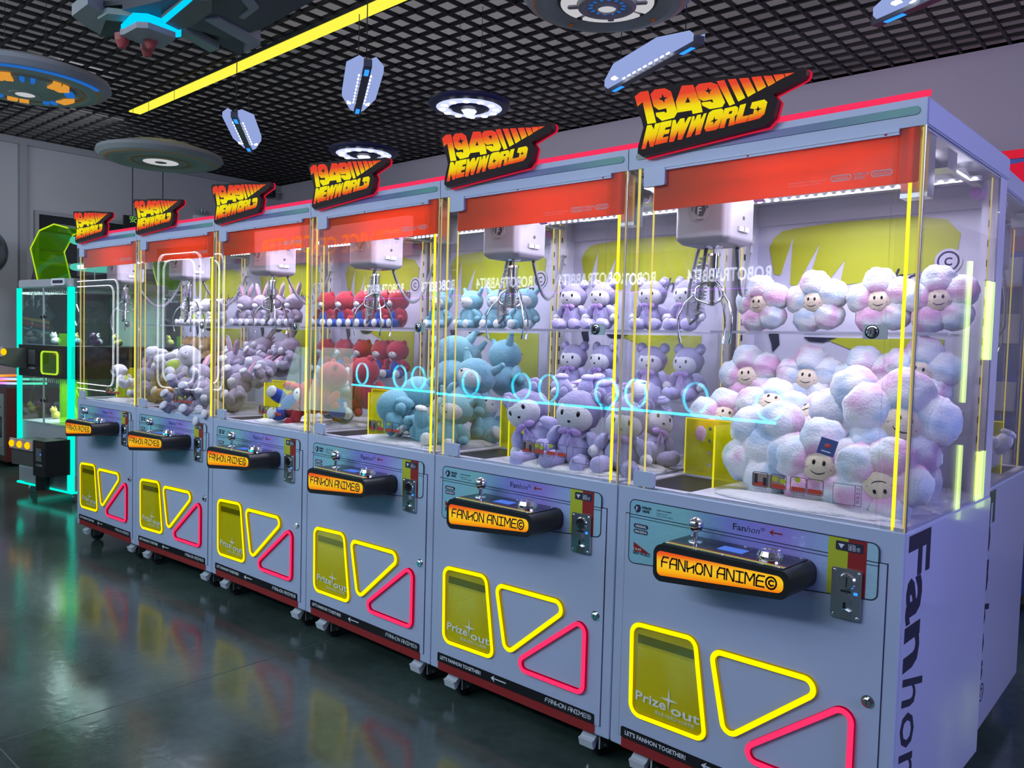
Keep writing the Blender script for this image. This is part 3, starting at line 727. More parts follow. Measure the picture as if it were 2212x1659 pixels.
    for x0, x1 in ((0.628, 0.677), (0.727, 0.775)): b.band(rrect(x0, 1.8135, x1, 1.8265, 0.006), 0.003, 0.0005, 0.0014, side=0)
    fit_text(b, 'ORIGINAL', 0.634, 0.671, 1.8165, 0.007, 0.0008, bold=0.02)
    fit_text(b, 'SINCE 2016', 0.732, 0.771, 1.8165, 0.007, 0.0008, bold=0.02)
    stroke_text(b, 'FANHON', 0.684, 0.720, 1.8215, 0.006, 0.0014, 0.0008); stroke_text(b, 'ANIME', 0.684, 0.712, 1.812, 0.006, 0.0014, 0.0008)
    fit_text(b, 'Fanhon Anime original crane', 0.515, 0.615, 1.8185, 0.004, 0.0008); fit_text(b, 'comfort crane machine', 0.515, 0.600, 1.811, 0.004, 0.0008)
    b.obj('valance_lettering', pm('pale_pink_print', (0.75, 0.5, 0.5), 0.4), rv)
    # led strip with beads, interior lamp
    b = MB().box(0.02, 0.83, 0.560, 0.575, 1.886, 1.900)
    ls = b.obj('led_strip', white, root)
    b = MB()
    for i in range(27): b.ell((0.035 + i * 0.030, 0.559, 1.891), (0.0085, 0.005, 0.005), seg=8, ring=5)
    b.obj('led_beads', led_w, ls)
    d = bpy.data.lights.new('interior_lamp', 'AREA'); d.shape = 'RECTANGLE'; d.size = 0.56; d.size_y = 0.10; d.energy = INT_W; d.color = (0.80, 0.78, 1.0)
    o = bpy.data.objects.new('interior_lamp', d); COL.objects.link(o); o.parent = root; o.location = (0.54, 0.52, 1.898)
    o.rotation_euler = (R(-12), 0, 0)
    d = bpy.data.lights.new('front_lamp', 'AREA'); d.shape = 'RECTANGLE'; d.size = 0.42; d.size_y = 0.03; d.energy = FRONT_W; d.color = (0.86, 0.82, 1.0)
    o = bpy.data.objects.new('front_lamp', d); COL.objects.link(o); o.parent = root; o.location = (0.58, 0.09, 1.911)
    o.rotation_euler = (R(0), 0, 0)
    # --- interior floor, chute and guards
    b = MB().box(0.008, 0.842, 0.33, 0.770, 0.942, 0.950).box(0.245, 0.842, 0.004, 0.33, 0.942, 0.950)
    b.box(0.008, 0.245, 0.004, 0.035, 0.942, 0.9475).box(0.008, 0.035, 0.035, 0.33, 0.942, 0.9475)
    b.obj('prize_floor', inwhite, root)
    b = MB().box(0.036, 0.244, 0.036, 0.329, 0.9425, 0.9432)
    b.obj('prize_chute', black, root)
    fl = MB()
    for (x, y, rx, ry) in ((0.55, 0.10, 0.27, 0.09), (0.62, 0.30, 0.22, 0.16), (0.45, 0.52, 0.37, 0.20)):
        fl.ell((x, y, 0.950), (rx, ry, 0.018), seg=40, ring=10, fluff=0.10, fs=18, seed=x * 7)
    fl.obj('fleece_mat', fleece, root)
    cg = MB().box(0.036, 0.244, 0.330, 0.334, 0.950, 1.140).box(0.244, 0.248, 0.150, 0.334, 0.950, 1.140).obj('chute_guard', acry_y, root)
    b = MB().box(0.2435, 0.2485, 0.1475, 0.1505, 0.950, 1.140).box(0.036, 0.248, 0.330, 0.334, 1.1385, 1.141).box(0.0345, 0.0365, 0.330, 0.334, 0.95, 1.14)
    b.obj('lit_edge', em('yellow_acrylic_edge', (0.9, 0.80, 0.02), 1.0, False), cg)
    b = MB()
    for z in (0.99, 1.03, 1.07, 1.11): b.lathe([(0.0, 0.3275), (0.006, 0.3275), (0.007, 0.330)], (0.13, 0, z), 12, axis='Y')
    b.obj('guard_screws', chrome, cg)
    # clear prize shelves
    MB().box(0.052, 0.800, 0.440, 0.712, 1.434, 1.439).obj('acrylic_shelf', glass2, root)
    MB().box(0.052, 0.800, 0.4385, 0.4402, 1.432, 1.441).obj('shelf_edge', glassy('shelf_edge_acrylic', (0.80, 0.82, 0.88), 0.10, body=(0.8, 0.8, 0.9), body_amt=0.4), root)
    MB().box(0.052, 0.800, 0.480, 0.712, 1.174, 1.179).obj('acrylic_shelf', glass2, root)
    # instruction sticker on the glass
    si = MB().prism(rrect(0.452, 1.004, 0.535, 1.040, 0.003), -0.0090, -0.0082).obj('instruction_sticker', glassy('sticker_film', (0.55, 0.5, 0.45), 0.03, body=(0.62, 0.5, 0.4), body_amt=0.6), root)
    b = MB()
    for x0 in (0.455, 0.507, 0.561, 0.606):
        b.band(rrect(x0, 1.003, x0 + 0.042, 1.043, 0.004), 0.0016, -0.0096, -0.0091, side=0)
    b.band([(0.674, 0.990), (0.744, 0.990), (0.744, 1.042), (0.674, 1.042)], 0.0014, -0.0096, -0.0091, side=0)
    b.box(0.728, 0.7292, -0.0096, -0.0091, 0.99, 1.042)
    b.prism(rrect(0.459, 1.012, 0.468, 1.038, 0.002), -0.0096, -0.0091); b.prism(rrect(0.484, 1.008, 0.494, 1.030, 0.002), -0.0096, -0.0091)
    fit_text(b, '1 扫码投币', 0.456, 0.495, 0.995, 0.005, -0.0094); fit_text(b, '2 移动摇杆下爪', 0.508, 0.55, 0.995, 0.005, -0.0094); fit_text(b, '3 取走奖品', 0.562, 0.60, 0.995, 0.005, -0.0094)
    for i, c_ in enumerate('扫码领奖'): fit_text(b, c_, 0.7315, 0.7410, 1.030 - i * 0.011, 0.007, -0.0094)
    b.obj('sticker_lines', darkprint, si)
    b = MB()
    for x0 in (0.457, 0.509, 0.563, 0.608): b.prism(rrect(x0, 1.005, x0 + 0.038, 1.017, 0.003), -0.0091, -0.0085)
    b.obj('sticker_red', pm('sticker_red_print', (0.6, 0.06, 0.03), 0.5), si)
    b = MB()
    for x0, z0 in ((0.518, 1.030), (0.580, 1.036), (0.540, 1.026)): b.prism([(x0 + 0.009 * math.cos(a * PI / 6), z0 + 0.007 * math.sin(a * PI / 6)) for a in range(12)], -0.0093, -0.0085)
    b.obj('sticker_yellow', yprint, si)
    # --- gantry and claw
    b = MB().cyl((0.045, 0.09, 1.890), (0.045, 0.70, 1.890), 0.009, 10).cyl((0.795, 0.09, 1.890), (0.795, 0.70, 1.890), 0.009, 10)
    b.cyl((0.045, 0.255, 1.870), (0.795, 0.255, 1.870), 0.007, 10).cyl((0.045, 0.205, 1.870), (0.795, 0.205, 1.870), 0.007, 10)
    gy = b.obj('gantry_rail', steel, root)
    MB().cyl((0.790, 0.68, 1.872), (0.790, 0.715, 1.872), 0.018, 16).cyl((0.300, 0.240, 1.845), (0.335, 0.240, 1.845), 0.017, 16).obj('pink_bumper', pinkcap, gy)
    b = MB().box(0.780, 0.842, 0.05, 0.10, 1.762, 1.915).box(0.775, 0.845, 0.19, 0.27, 1.855, 1.905).box(0.005, 0.06, 0.19, 0.27, 1.855, 1.905).cyl((0.80, 0.12, 1.87), (0.80, 0.17, 1.87), 0.020, 16)
    b.obj('gantry_bracket', steel, gy)
    car = MB().bbox(0.072, 0.260, 0.150, 0.330, 1.703, 1.878, 0.016).obj('claw_carriage', pm('carriage_white', (0.42, 0.40, 0.46), 0.4), root)
    bm2 = car.modifiers.new('bevel', 'BEVEL'); bm2.width = 0.006; bm2.segments = 3
    MB().box(0.256, 0.266, 0.215, 0.275, 1.742, 1.757).box(0.256, 0.270, 0.243, 0.246, 1.740, 1.758).obj('carriage_latch', white, car)
    MB().lathe([(0.0, 0.2615), (0.006, 0.2612), (0.0065, 0.2595)], (0, 0.250, 1.785), 14, axis='X').box(0.08, 0.25, 0.14, 0.30, 1.878, 1.892).obj('carriage_fittings', black, car)
    b = MB().prism([(0.166 + 0.032 * math.cos(a * PI / 14), 1.804 + 0.032 * math.sin(a * PI / 14)) for a in range(28)], 0.1485, 0.1498)
    bd = b.obj('badge', greyprint, car)
    b = MB().prism([(0.150, 1.815), (0.160, 1.826), (0.178, 1.824), (0.186, 1.805), (0.176, 1.786), (0.162, 1.788), (0.148, 1.798)], 0.1470, 0.1484)
    for a0 in (0.2, 2.3, 4.2):
        pts = [(0.166 + 0.029 * math.cos(a0 + i * 0.15), 1.804 + 0.029 * math.sin(a0 + i * 0.15)) for i in range(7)]
        pts += [(0.166 + 0.0275 * math.cos(a0 + i * 0.15), 1.804 + 0.0275 * math.sin(a0 + i * 0.15)) for i in range(6, -1, -1)]
        b.prism(pts, 0.1470, 0.1484)
    fit_text(b, 'F', 0.158, 0.172, 1.792, 0.024, 0.1465, mi=1, bold=0.02)
    b.obj('badge_print', [darkprint, whiteprint], car)
    cx, cy = 0.168, 0.240
    b = MB().lathe([(0.030, 1.704), (0.022, 1.698), (0.006, 1.696), (0.006, 1.680), (0.020, 1.679), (0.021, 1.672), (0.017, 1.671), (0.017, 1.632), (0.024, 1.630), (0.025, 1.604), (0.020, 1.600), (0.018, 1.575), (0.010, 1.573), (0.009, 1.530), (0.012, 1.528), (0.012, 1.515)], (cx, cy, 0), 20)
    for i in range(12):
        a = i * PI / 6; b.cyl((cx + 0.0255 * math.cos(a), cy + 0.0255 * math.sin(a), 1.603), (cx + 0.0255 * math.cos(a), cy + 0.0255 * math.sin(a), 1.631), 0.003, 6)
    cl = b.obj('claw_head', chrome, root)
    for i in range(3):
        a = R(-25 + 120 * i); u, w = math.cos(a), math.sin(a)
        def Q(r, z): return (cx + u * r, cy + w * r, z)
        b = MB().tube([Q(0.018, 1.590), Q(0.050, 1.570), Q(0.058, 1.545), Q(0.050, 1.532), Q(0.012, 1.520)], 0.0040, 6)
        b.tube([Q(0.056, 1.548), Q(0.085, 1.520), Q(0.103, 1.480), Q(0.104, 1.440), Q(0.098, 1.410)], 0.0036, 8)
        b.tube([Q(0.098, 1.412), Q(0.094, 1.395)], 0.0052, 8)
        b.obj('claw_prong', chrome, cl)
    # cables: a thick loop, a coil and the arc to the rear connector
    b = MB().tube([(0.085, 0.30, 1.74), (0.070, 0.30, 1.68), (0.060, 0.28, 1.58), (0.062, 0.27, 1.49), (0.080, 0.26, 1.458), (0.104, 0.26, 1.475), (0.112, 0.26, 1.55), (0.118, 0.27, 1.68), (0.12, 0.28, 1.72)], 0.0065, 8)
    b.obj('cable_loop', cable, car)
    P = []
    base = [(0.120, 0.25, 1.675), (0.098, 0.25, 1.60), (0.096, 0.25, 1.52), (0.105, 0.25, 1.485), (0.124, 0.25, 1.495), (0.132, 0.25, 1.56), (0.138, 0.25, 1.63)]
    for i in range(len(base) - 1):
        for j in range(48):
            f_ = j / 48; q = Vector(base[i]).lerp(Vector(base[i + 1]), f_); a = (i * 48 + j) * 2 * PI / 8
            P.append(q + Vector((math.cos(a) * 0.0085, math.sin(a) * 0.0085, 0)))
    MB().tube(P, 0.0016, 4).obj('coiled_cord', pm('pale_coil_cord', (0.5, 0.5, 0.52), 0.4), car)
    P = []
    for i in range(17):
        f_ = i / 16; P.append((0.215 + (0.05 - 0.215) * f_ + 0.155 * math.sin(PI * f_) * 0, 0.30 + 0.40 * f_, 1.70 + 0.08 * f_ - 0.17 * math.sin(PI * f_) ** 0.9))
    MB().tube(P, 0.0068, 8).tube([(p[0] + 0.004, p[1], p[2] - 0.008) for p in P], 0.003, 6).obj('hanging_cable', cable, car)
    MB().box(0.040, 0.064, 0.690, 0.712, 1.770, 1.800).box(0.040, 0.060, 0.690, 0.712, 1.735, 1.760).obj('cable_connector', white, car)
    for x in (0.10, 0.75):
        for y in (0.08, 0.70): caster(root, x, y)
    return root

INT_W = 7.0
FRONT_W = 4.2
SEAM = [(0.0, 0.0), (0.8267, 0.02245), (1.66612, 0.05666), (2.52439, 0.05829), (3.39186, 0.03913), (4.24149, 0.03251), (5.1, 0.0)]
def mach_frame(k):
    a, b = Vector(SEAM[k]), Vector(SEAM[k + 1]); u = b - a
    return a, math.atan2(u.y, u.x), u.length / 0.85
MLAB = ['claw machine with only a few plushes, at the far left end of the row',
        'claw machine full of white puppy and tan bear plushes, second from the far left end',
        'claw machine full of fluffy grey bunny plushes, third from the far left end',
        'claw machine full of red and blue plushes, beside the teal creatures',
        'claw machine full of lilac plush bears, just left of the nearest one',
        'nearest claw machine, full of pink and white flower plushes with smiling faces']
# the contents named by what is seen inside (a machine's stock also shows through its neighbour's glass)
MLAB = ['claw machine at the far left end of the row, a clear view through its glass',
        'second claw machine from the far left end, tan bear plushes inside',
        'third claw machine from the far left end, fluffy grey bunny plushes inside',
        'fourth claw machine from the far left end, teal plush creatures inside',
        'fifth claw machine from the far left, lilac plush bears on its right side',
        'nearest claw machine in the row, pink and white smiling flower plushes inside']
m0 = build_machine()
MACH = []; REAR = []
for k in range(6):
    mm = m0 if k == 0 else copy_tree(m0)
    a, rz, sc = mach_frame(k)
    mm.location = (a.x, a.y, 0); mm.rotation_euler = (0, 0, rz); mm.scale = (sc, 1, 1)
    tag(mm, MLAB[k], 'claw machine', 'row of six claw machines with lit 1949 signs')
    MACH.append(mm)
for k, (x, lab) in enumerate(((5.1, 'claw machine standing back to back behind the nearest one'), (4.24, 'claw machine behind the row, hidden mostly by the nearest two'))):
    mm = copy_tree(m0)
    mm.location = (x, 1.64, 0); mm.rotation_euler = (0, 0, PI); mm.scale = (1, 1, 1)
    tag(mm, lab, 'claw machine', 'claw machines standing back to back behind the row')
    REAR.append(mm)
# vertical lettering on the exposed side panels
def side_letters(root, flip):
    b = MB()
    def run(body, z_top, z_bot, y0, h, bold, shear):
        vs, fs = text_mesh(body, 1.0, bold, shear); u0 = min(v[0] for v in vs); u1 = max(v[0] for v in vs); s = (z_top - z_bot) / (u1 - u0)
        pts = []
        for u, v in vs:
            y = y0 + v * h / 0.73; z = z_top - (u - u0) * s
            pts.append(((0.8512, y, z) if not flip else (-0.0012, 0.80 - y, z)))
        b.add(pts, fs)
    zt = 0.930 if not flip else 0.930
    run('Fan', zt, zt - 0.345, 0.030, 0.170, 0.030, 0.0)
    run('hon', zt - 0.360, zt - 0.640, 0.030, 0.165, 0.008, 0.25)
    run('©', zt - 0.655, zt - 0.72, 0.105, 0.07, 0.0, 0.0)
    b.obj('side_lettering', darkprint, root)
side_letters(MACH[5], False)
side_letters(REAR[0], True)
# ------------------------------------------------------------------ plush toys
def fur(name, col, var=0.10, tint=None):
    m, t, out = nt(name)
    b = t.nodes.new('ShaderNodeBsdfPrincipled'); t.links.new(b.outputs[0], out.inputs[0])
    b.inputs['Roughness'].default_value = 0.95; b.inputs['Specular IOR Level'].default_value = 0.1
    b.inputs['Sheen Weight'].default_value = 0.35
    tc = t.nodes.new('ShaderNodeTexCoord')
    n = t.nodes.new('ShaderNodeTexNoise'); n.inputs['Scale'].default_value = 170; n.inputs['Detail'].default_value = 4
    t.links.new(tc.outputs['Object'], n.inputs['Vector'])
    bp = t.nodes.new('ShaderNodeBump'); bp.inputs['Strength'].default_value = 0.55; bp.inputs['Distance'].default_value = 0.006
    t.links.new(n.outputs['Fac'], bp.inputs['Height']); t.links.new(bp.outputs[0], b.inputs['Normal'])
    mx = t.nodes.new('ShaderNodeMix'); mx.data_type = 'RGBA'
    mx.inputs['A'].default_value = (*[c * (1 - var) for c in col], 1); mx.inputs['B'].default_value = (*[min(1, c * (1 + var)) for c in col], 1)
    t.links.new(n.outputs['Fac'], mx.inputs['Factor'])
    last = mx.outputs['Result']
    if tint:
        n2 = t.nodes.new('ShaderNodeTexNoise'); n2.inputs['Scale'].default_value = 11; n2.inputs['Detail'].default_value = 1.5
        t.links.new(tc.outputs['Object'], n2.inputs['Vector'])
        cr = t.nodes.new('ShaderNodeValToRGB'); el = cr.color_ramp.elements
        while len(el) < len(tint): el.new(0.5)
        for i, (q, c) in enumerate(tint): el[i].position = q; el[i].color = (*c, 1)
        t.links.new(n2.outputs['Fac'], cr.inputs[0])
        m2 = t.nodes.new('ShaderNodeMix'); m2.data_type = 'RGBA'; m2.blend_type = 'MULTIPLY'; m2.inputs['Factor'].default_value = 1.0
        t.links.new(last, m2.inputs['A']); t.links.new(cr.outputs[0], m2.inputs['B']); last = m2.outputs['Result']
    t.links.new(last, b.inputs['Base Color'])
    return m
f_tie = [fur('tie_dye_fur_pink', (0.92, 0.92, 0.94), 0.06, [(0.38, (0.92, 0.52, 0.74)), (0.46, (0.96, 0.74, 0.87)), (0.52, (1.0, 0.98, 0.98)), (0.66, (0.70, 0.84, 0.96))]),
         fur('tie_dye_fur_blue', (0.92, 0.92, 0.94), 0.06, [(0.36, (0.60, 0.76, 0.94)), (0.45, (0.94, 0.96, 1.0)), (0.55, (1.0, 0.97, 0.98)), (0.64, (0.94, 0.60, 0.80))])]
f_cream = fur('cream_plush', (0.88, 0.74, 0.56), 0.03)
f_lil = fur('lilac_fur', (0.58, 0.54, 0.86)); f_lild = fur('dusky_lilac_fur', (0.36, 0.34, 0.56)); f_wh = fur('white_fur', (0.82, 0.81, 0.86), 0.05)
f_teal = fur('teal_plush', (0.22, 0.50, 0.58), 0.05); f_ivory = fur('ivory_plush', (0.78, 0.80, 0.78), 0.04)
f_red = fur('red_plush', (0.52, 0.025, 0.045), 0.08); f_blue = fur('blue_plush', (0.03, 0.08, 0.42), 0.08)
f_grey = fur('grey_fur', (0.40, 0.36, 0.46), 0.25); f_pink = fur('pink_plush', (0.75, 0.38, 0.48), 0.06)
f_tan = fur('tan_plush', (0.62, 0.38, 0.16), 0.08); f_blk = fur('black_plush', (0.03, 0.03, 0.035)); f_lime = fur('lime_plush', (0.50, 0.66, 0.10))
eyem = pm('glossy_black_eye', (0.012, 0.01, 0.015), 0.15)
blush = pm('pink_blush', (0.75, 0.25, 0.42), 0.8)
ribbon = pm('lilac_ribbon', (0.55, 0.36, 0.80), 0.3)
tagblue = pm('navy_paper_tag', (0.04, 0.08, 0.25), 0.4)

def make_flower(mat, smile=1):
    r = empty('flower_plush')
    for i in range(5):
        a = R(90 + 72 * i + 8)
        MB().ell((0.062 * math.cos(a), 0.0, 0.105 + 0.062 * math.sin(a)), (0.056, 0.046, 0.054), (0, 0, 0), 30, 20, fluff=0.11, fs=8, seed=i + 3).obj('petal', mat, r)
    MB().ell((0, 0.006, 0.105), (0.06, 0.040, 0.06), seg=20, ring=12, fluff=0.05).obj('body', mat, r)
    fc = MB().ell((0, -0.022, 0.105), (0.043, 0.028, 0.041), seg=24, ring=16).obj('face', f_cream, r)
    b = MB()
    for sx in (-1, 1): b.ell((sx * 0.0115, -0.0478, 0.115), (0.0042, 0.0026, 0.0064), seg=10, ring=8)
    b.obj('eyes', eyem, fc)
    P = [(0.018 * math.cos(R(q)), -0.0492 + 0.0020 * abs(math.cos(R(q))) * 2, 0.101 + 0.012 * math.sin(R(q))) for q in range(200, 341, 14)]
    MB().tube(P, 0.0014, 6).obj('smile', eyem, fc)
    b = MB()
    for sx in (-1, 1): b.ell((sx * 0.025, -0.0420, 0.102), (0.0045, 0.002, 0.004), seg=10, ring=6)
    b.obj('cheeks', blush, fc)
    return r

def make_animal(name, cb, ch, cf, cl, ca, ear='round', cin=None, fl=0.05, face='bear', headr=(0.062, 0.056, 0.056), arm=0.0, bow=None, legs=1.0, belly=None, plumpy=1.0):
    r = empty(name)
    MB().ell((0, 0.005, 0.062), (0.052 * plumpy, 0.046 * plumpy, 0.062), seg=22, ring=14, fluff=fl, seed=2).obj('body', cb, r)
    hz = 0.158
    hd = MB().ell((0, 0, hz), headr, seg=26, ring=18, fluff=fl * 0.6, seed=5).obj('head', ch, r)
    hy = -headr[1]
    if face == 'mask':   # broad pale face
        MB().ell((0, hy * 0.42, hz - 0.010), (headr[0] * 0.86, headr[1] * 0.68, headr[2] * 0.80), seg=24, ring=14).obj('face', cf, hd)
        ey = hy * 1.06; ex = 0.021; ez = hz - 0.004; er = (0.0068, 0.003, 0.0105)
        nose_y = hy * 1.12; nz = hz - 0.023
    elif face == 'patch':
        MB().ell((0.004, hy * 0.50, hz - 0.006), (headr[0] * 0.72, headr[1] * 0.60, headr[2] * 0.62), seg=24, ring=14).obj('face', cf, hd)
        ey = hy * 1.07; ex = 0.020; ez = hz + 0.002; er = (0.0062, 0.002, 0.0042); nose_y = hy * 1.10; nz = hz - 0.016
    else:
        MB().ell((0, hy * 0.80, hz - 0.020), (0.026, 0.022, 0.019), seg=18, ring=12).obj('muzzle', cf, hd)
        ey = hy * 0.93; ex = 0.023; ez = hz + 0.006; er = (0.0052, 0.003, 0.0062); nose_y = hy * 1.16; nz = hz - 0.012
    b = MB()
    for sx in (-1, 1): b.ell((sx * ex, ey + 0.004, ez), er, (0, sx * 0.35 if face == 'mask' else 0, 0), 12, 8)
    b.obj('eyes', eyem, hd)
    MB().ell((0, nose_y + 0.003, nz), (0.0048, 0.003, 0.0036), seg=10, ring=8).obj('nose', eyem if ear != 'long' else blush, hd)
    for sx in (-1, 1):
        if ear == 'round':
            e = MB().ell((sx * 0.050, 0.004, hz + 0.048), (0.023, 0.012, 0.023), seg=16, ring=10, fluff=fl).obj('ear', ch, r)
            MB().ell((sx * 0.049, -0.006, hz + 0.047), (0.014, 0.006, 0.014), seg=12, ring=8).obj('inner_ear', cin or cf, e)
        elif ear == 'long':
            e = MB().ell((sx * 0.042, 0.006, hz + 0.082), (0.020, 0.010, 0.056), (0, sx * 0.42, 0), 16, 12, fluff=fl).obj('ear', ch, r)
            MB().ell((sx * 0.042, -0.002, hz + 0.082), (0.012, 0.006, 0.042), (0, sx * 0.42, 0), 12, 10).obj('inner_ear', cin or f_pink, e)
        elif ear == 'floppy':
            MB().ell((sx * 0.060, 0.0, hz + 0.014), (0.016, 0.016, 0.036), (0, -sx * 0.30, 0), 16, 12).obj('ear', cin or f_blk, r)
        elif ear == 'horn':
            MB().tube([(sx * 0.046, 0.004, hz + 0.030), (sx * 0.066, 0.006, hz + 0.050), (sx * 0.076, 0.006, hz + 0.066)], 0.018, 12, r1=0.009).ell((sx * 0.077, 0.006, hz + 0.068), 0.010, seg=12, ring=8).obj('ear', ch, r)
        elif ear == 'small':
            MB().ell((sx * 0.040, 0.004, hz + 0.046), (0.018, 0.011, 0.018), seg=14, ring=10).obj('ear', ch, r)
        MB().ell((sx * 0.062, -0.012, 0.082), (0.019, 0.020, 0.038), (0.5, -sx * (0.55 + arm), 0), 16, 10, fluff=fl).obj('arm', ca, r)
        MB().ell((sx * 0.076, -0.022, 0.056), (0.018, 0.018, 0.018), seg=14, ring=10, fluff=fl).obj('paw', cf if face == 'mask' else ca, r)
        lg = MB().ell((sx * 0.038, -0.045, 0.026), (0.026, 0.040, 0.026), (0, 0, sx * 0.25), 18, 12, fluff=fl).obj('leg', cl, r)
        MB().ell((sx * 0.045, -0.080, 0.028), (0.023, 0.012, 0.024), seg=16, ring=10).obj('foot', cf if name != 'lilac_bear' else cl, lg)
    if belly: MB().ell((0, -0.014, 0.062), (0.036, 0.034, 0.045), seg=18, ring=12).obj('vest', belly, r)
    if bow:
        b = MB()
        for sx in (-1, 1): b.ell((sx * 0.017, -0.050, 0.108), (0.018, 0.005, 0.010), (0, sx * 0.3, 0), 12, 8)
        b.ell((0, -0.054, 0.108), 0.006, seg=10, ring=8)
        for sx in (-1, 1): b.prism([(sx * 0.003, 0.106), (sx * 0.016, 0.070), (sx * 0.006, 0.072), (0, 0.104)], -0.055, -0.053)
        b.obj('bow', bow, r)
    return r

PROTO = {'flower': make_flower(f_tie[0]), 'flower2': make_flower(f_tie[1]),
 'lilac': make_animal('lilac_bear', f_lil, f_lild, f_wh, f_lil, f_lil, 'round', f_lil, 0.10, 'mask', bow=ribbon),
 'teal': make_animal('teal_creature', f_teal, f_teal, f_ivory, f_teal, f_teal, 'horn', None, 0.02, 'patch', headr=(0.070, 0.062, 0.060), plumpy=1.25),
 'red': make_animal('red_bear', f_red, f_red, f_ivory, f_blue, f_red, 'small', None, 0.03, 'bear', headr=(0.066, 0.060, 0.060), belly=f_blue),
 'bunny': make_animal('grey_bunny', f_grey, f_grey, f_wh, f_grey, f_grey, 'long', f_pink, 0.20, 'bear'),
 'puppy': make_animal('white_puppy', f_wh, f_wh, f_wh, f_wh, f_wh, 'floppy', f_blk, 0.03, 'bear', headr=(0.068, 0.058, 0.054), belly=f_lime),
 'tan': make_animal('tan_bear', f_tan, f_tan, f_cream, f_tan, f_tan, 'small', None, 0.04, 'bear'),
 'blue': make_animal('blue_penguin', f_wh, fur('pale_blue_plush', (0.45, 0.55, 0.72)), f_wh, f_wh, f_wh, 'small', None, 0.03, 'mask')}
CENTRE = {'flower': 0.105, 'flower2': 0.105}
USED = set()
def plush(kind, k, loc, s=1.0, rot=(0, 0, 0), label='', group='', base=False, cat='plush toy'):
    p = PROTO[kind]
    if kind in USED: p = copy_tree(p)
    USED.add(kind)
    if k >= 6: a, rz, sc = Vector((5.1, 1.64)) if k == 6 else Vector((4.24, 1.64)), PI, 1.0
    else: a, rz, sc = mach_frame(k)
    M = Matrix.Translation((a.x, a.y, 0)) @ Matrix.Rotation(rz, 4, 'Z')
    q = M @ Vector((loc[0] * sc, loc[1], loc[2]))
    Rm = Matrix.Rotation(rz, 3, 'Z') @ Matrix.Rotation(R(rot[2]), 3, 'Z') @ Matrix.Rotation(R(rot[1]), 3, 'Y') @ Matrix.Rotation(R(rot[0]), 3, 'X')
    if not base: q = q - Rm @ Vector((0, 0, CENTRE.get(kind, 0.11) * s))
    p.location = q; p.rotation_euler = Rm.to_euler(); p.scale = (s, s, s)
    tag(p, label, cat, group)
    return p
ORD = ['far left', 'second', 'third', 'fourth', 'fifth', 'nearest']
# nearest machine: flowers
SH = 1.440
top = [(0.182, 0.94), (0.371, 0.98), (0.575, 0.98), (0.742, 0.98)]
nm = ['left end', 'second from the left', 'third from the left', 'right end']
for i, (x, s) in enumerate(top):
    plush('flower' if i != 1 else 'flower2', 5, (x, 0.56, SH + 0.003), s * 0.94, (0, 0, -6 + 5 * i), f'smiling flower plush on the upper shelf of the nearest machine, {nm[i]}', 'flower plushes in the nearest machine', True)
for i, (x, z) in enumerate([(0.149, 1.282), (0.36, 1.284), (0.548, 1.288), (0.700, 1.318)]):
    plush('flower2' if i % 2 else 'flower', 5, (x, 0.56, z), 1.0, (-8, [-6, 5, -8, 12][i], 4), f'smiling flower plush at the back, below the shelf, {nm[i]}', 'flower plushes in the nearest machine')
PL = [('flower2', (0.292, 0.43, 1.185), 1.05, (-45, 10, 10), 'white and blue flower plush lying face up behind the pile front, nearest machine'),
 ('flower', (0.437, 0.44, 1.165), 1.10, (-55, -20, -10), 'pink flower plush face up in the middle of the pile, nearest machine'),
 ('flower', (0.125, 0.42, 1.135), 1.0, (-30, 15, 30), 'pink flower plush leaning behind the yellow guard, nearest machine'),
 ('flower2', (0.600, 0.36, 1.195), 1.25, (-15, 20, 185), 'pale flower plush turned away, upper middle of the pile, nearest machine'),
 ('flower2', (0.395, 0.19, 1.085), 1.30, (12, -15, 165), 'big blue and white flower plush turned away at the pile front'),
 ('flower', (0.578, 0.160, 1.055), 1.18, (-6, 4, 8), 'smiling flower plush facing out at the pile front with a navy tag'),
 ('flower2', (0.745, 0.24, 1.185), 1.32, (-5, 18, 25), 'winking size blue flower plush high at the right glass of the nearest machine'),
 ('flower', (0.742, 0.13, 1.040), 1.08, (-10, 172, 14), 'upside down pink flower plush low in the right front corner'),
 ('flower', (0.46, 0.33, 1.09), 1.15, (-80, 0, 40), 'pink flower plush lying flat in the centre of the pile'),
 ('flower2', (0.10, 0.44, 1.025), 1.0, (-10, 30, -10), 'flower plush seen through the yellow guard of the nearest machine'),
 ('flower', (0.72, 0.45, 1.09), 1.3, (-20, 40, 90), 'flower plush on its side at the right wall behind the pile'),
 ('flower2', (0.30, 0.50, 1.05), 1.2, (-30, 0, 0), 'flower plush at the bottom of the pile beneath the back row')]
for i, (kd, l, s, rt, lb) in enumerate(PL):
    plush(kd, 5, l, s, rt, lb.replace('winking size ', 'large '), 'flower plushes in the nearest machine')
# navy tag hanging on the front flower
a, rz, sc = mach_frame(5)
b = MB().box(-0.022, 0.022, -0.001, 0.001, -0.022, 0.022)
t_ = b.obj('paper_tag', tagblue); t_.location = (a.x + 0.640, 0.055, 1.125); t_.rotation_euler = (R(-12), R(14), R(12))
tag(t_, 'navy blue paper tag with a red emblem on the front flower plush', 'tag')
b = MB().ell((0, -0.0015, 0.003), (0.008, 0.0008, 0.006), seg=12, ring=6); b.obj('tag_emblem', pm('tag_red', (0.6, 0.05, 0.04), 0.5), t_)
b = MB(); b.box(-0.012, 0.012, -0.0018, -0.001, -0.014, -0.011); b.obj('tag_line', whiteprint, t_)
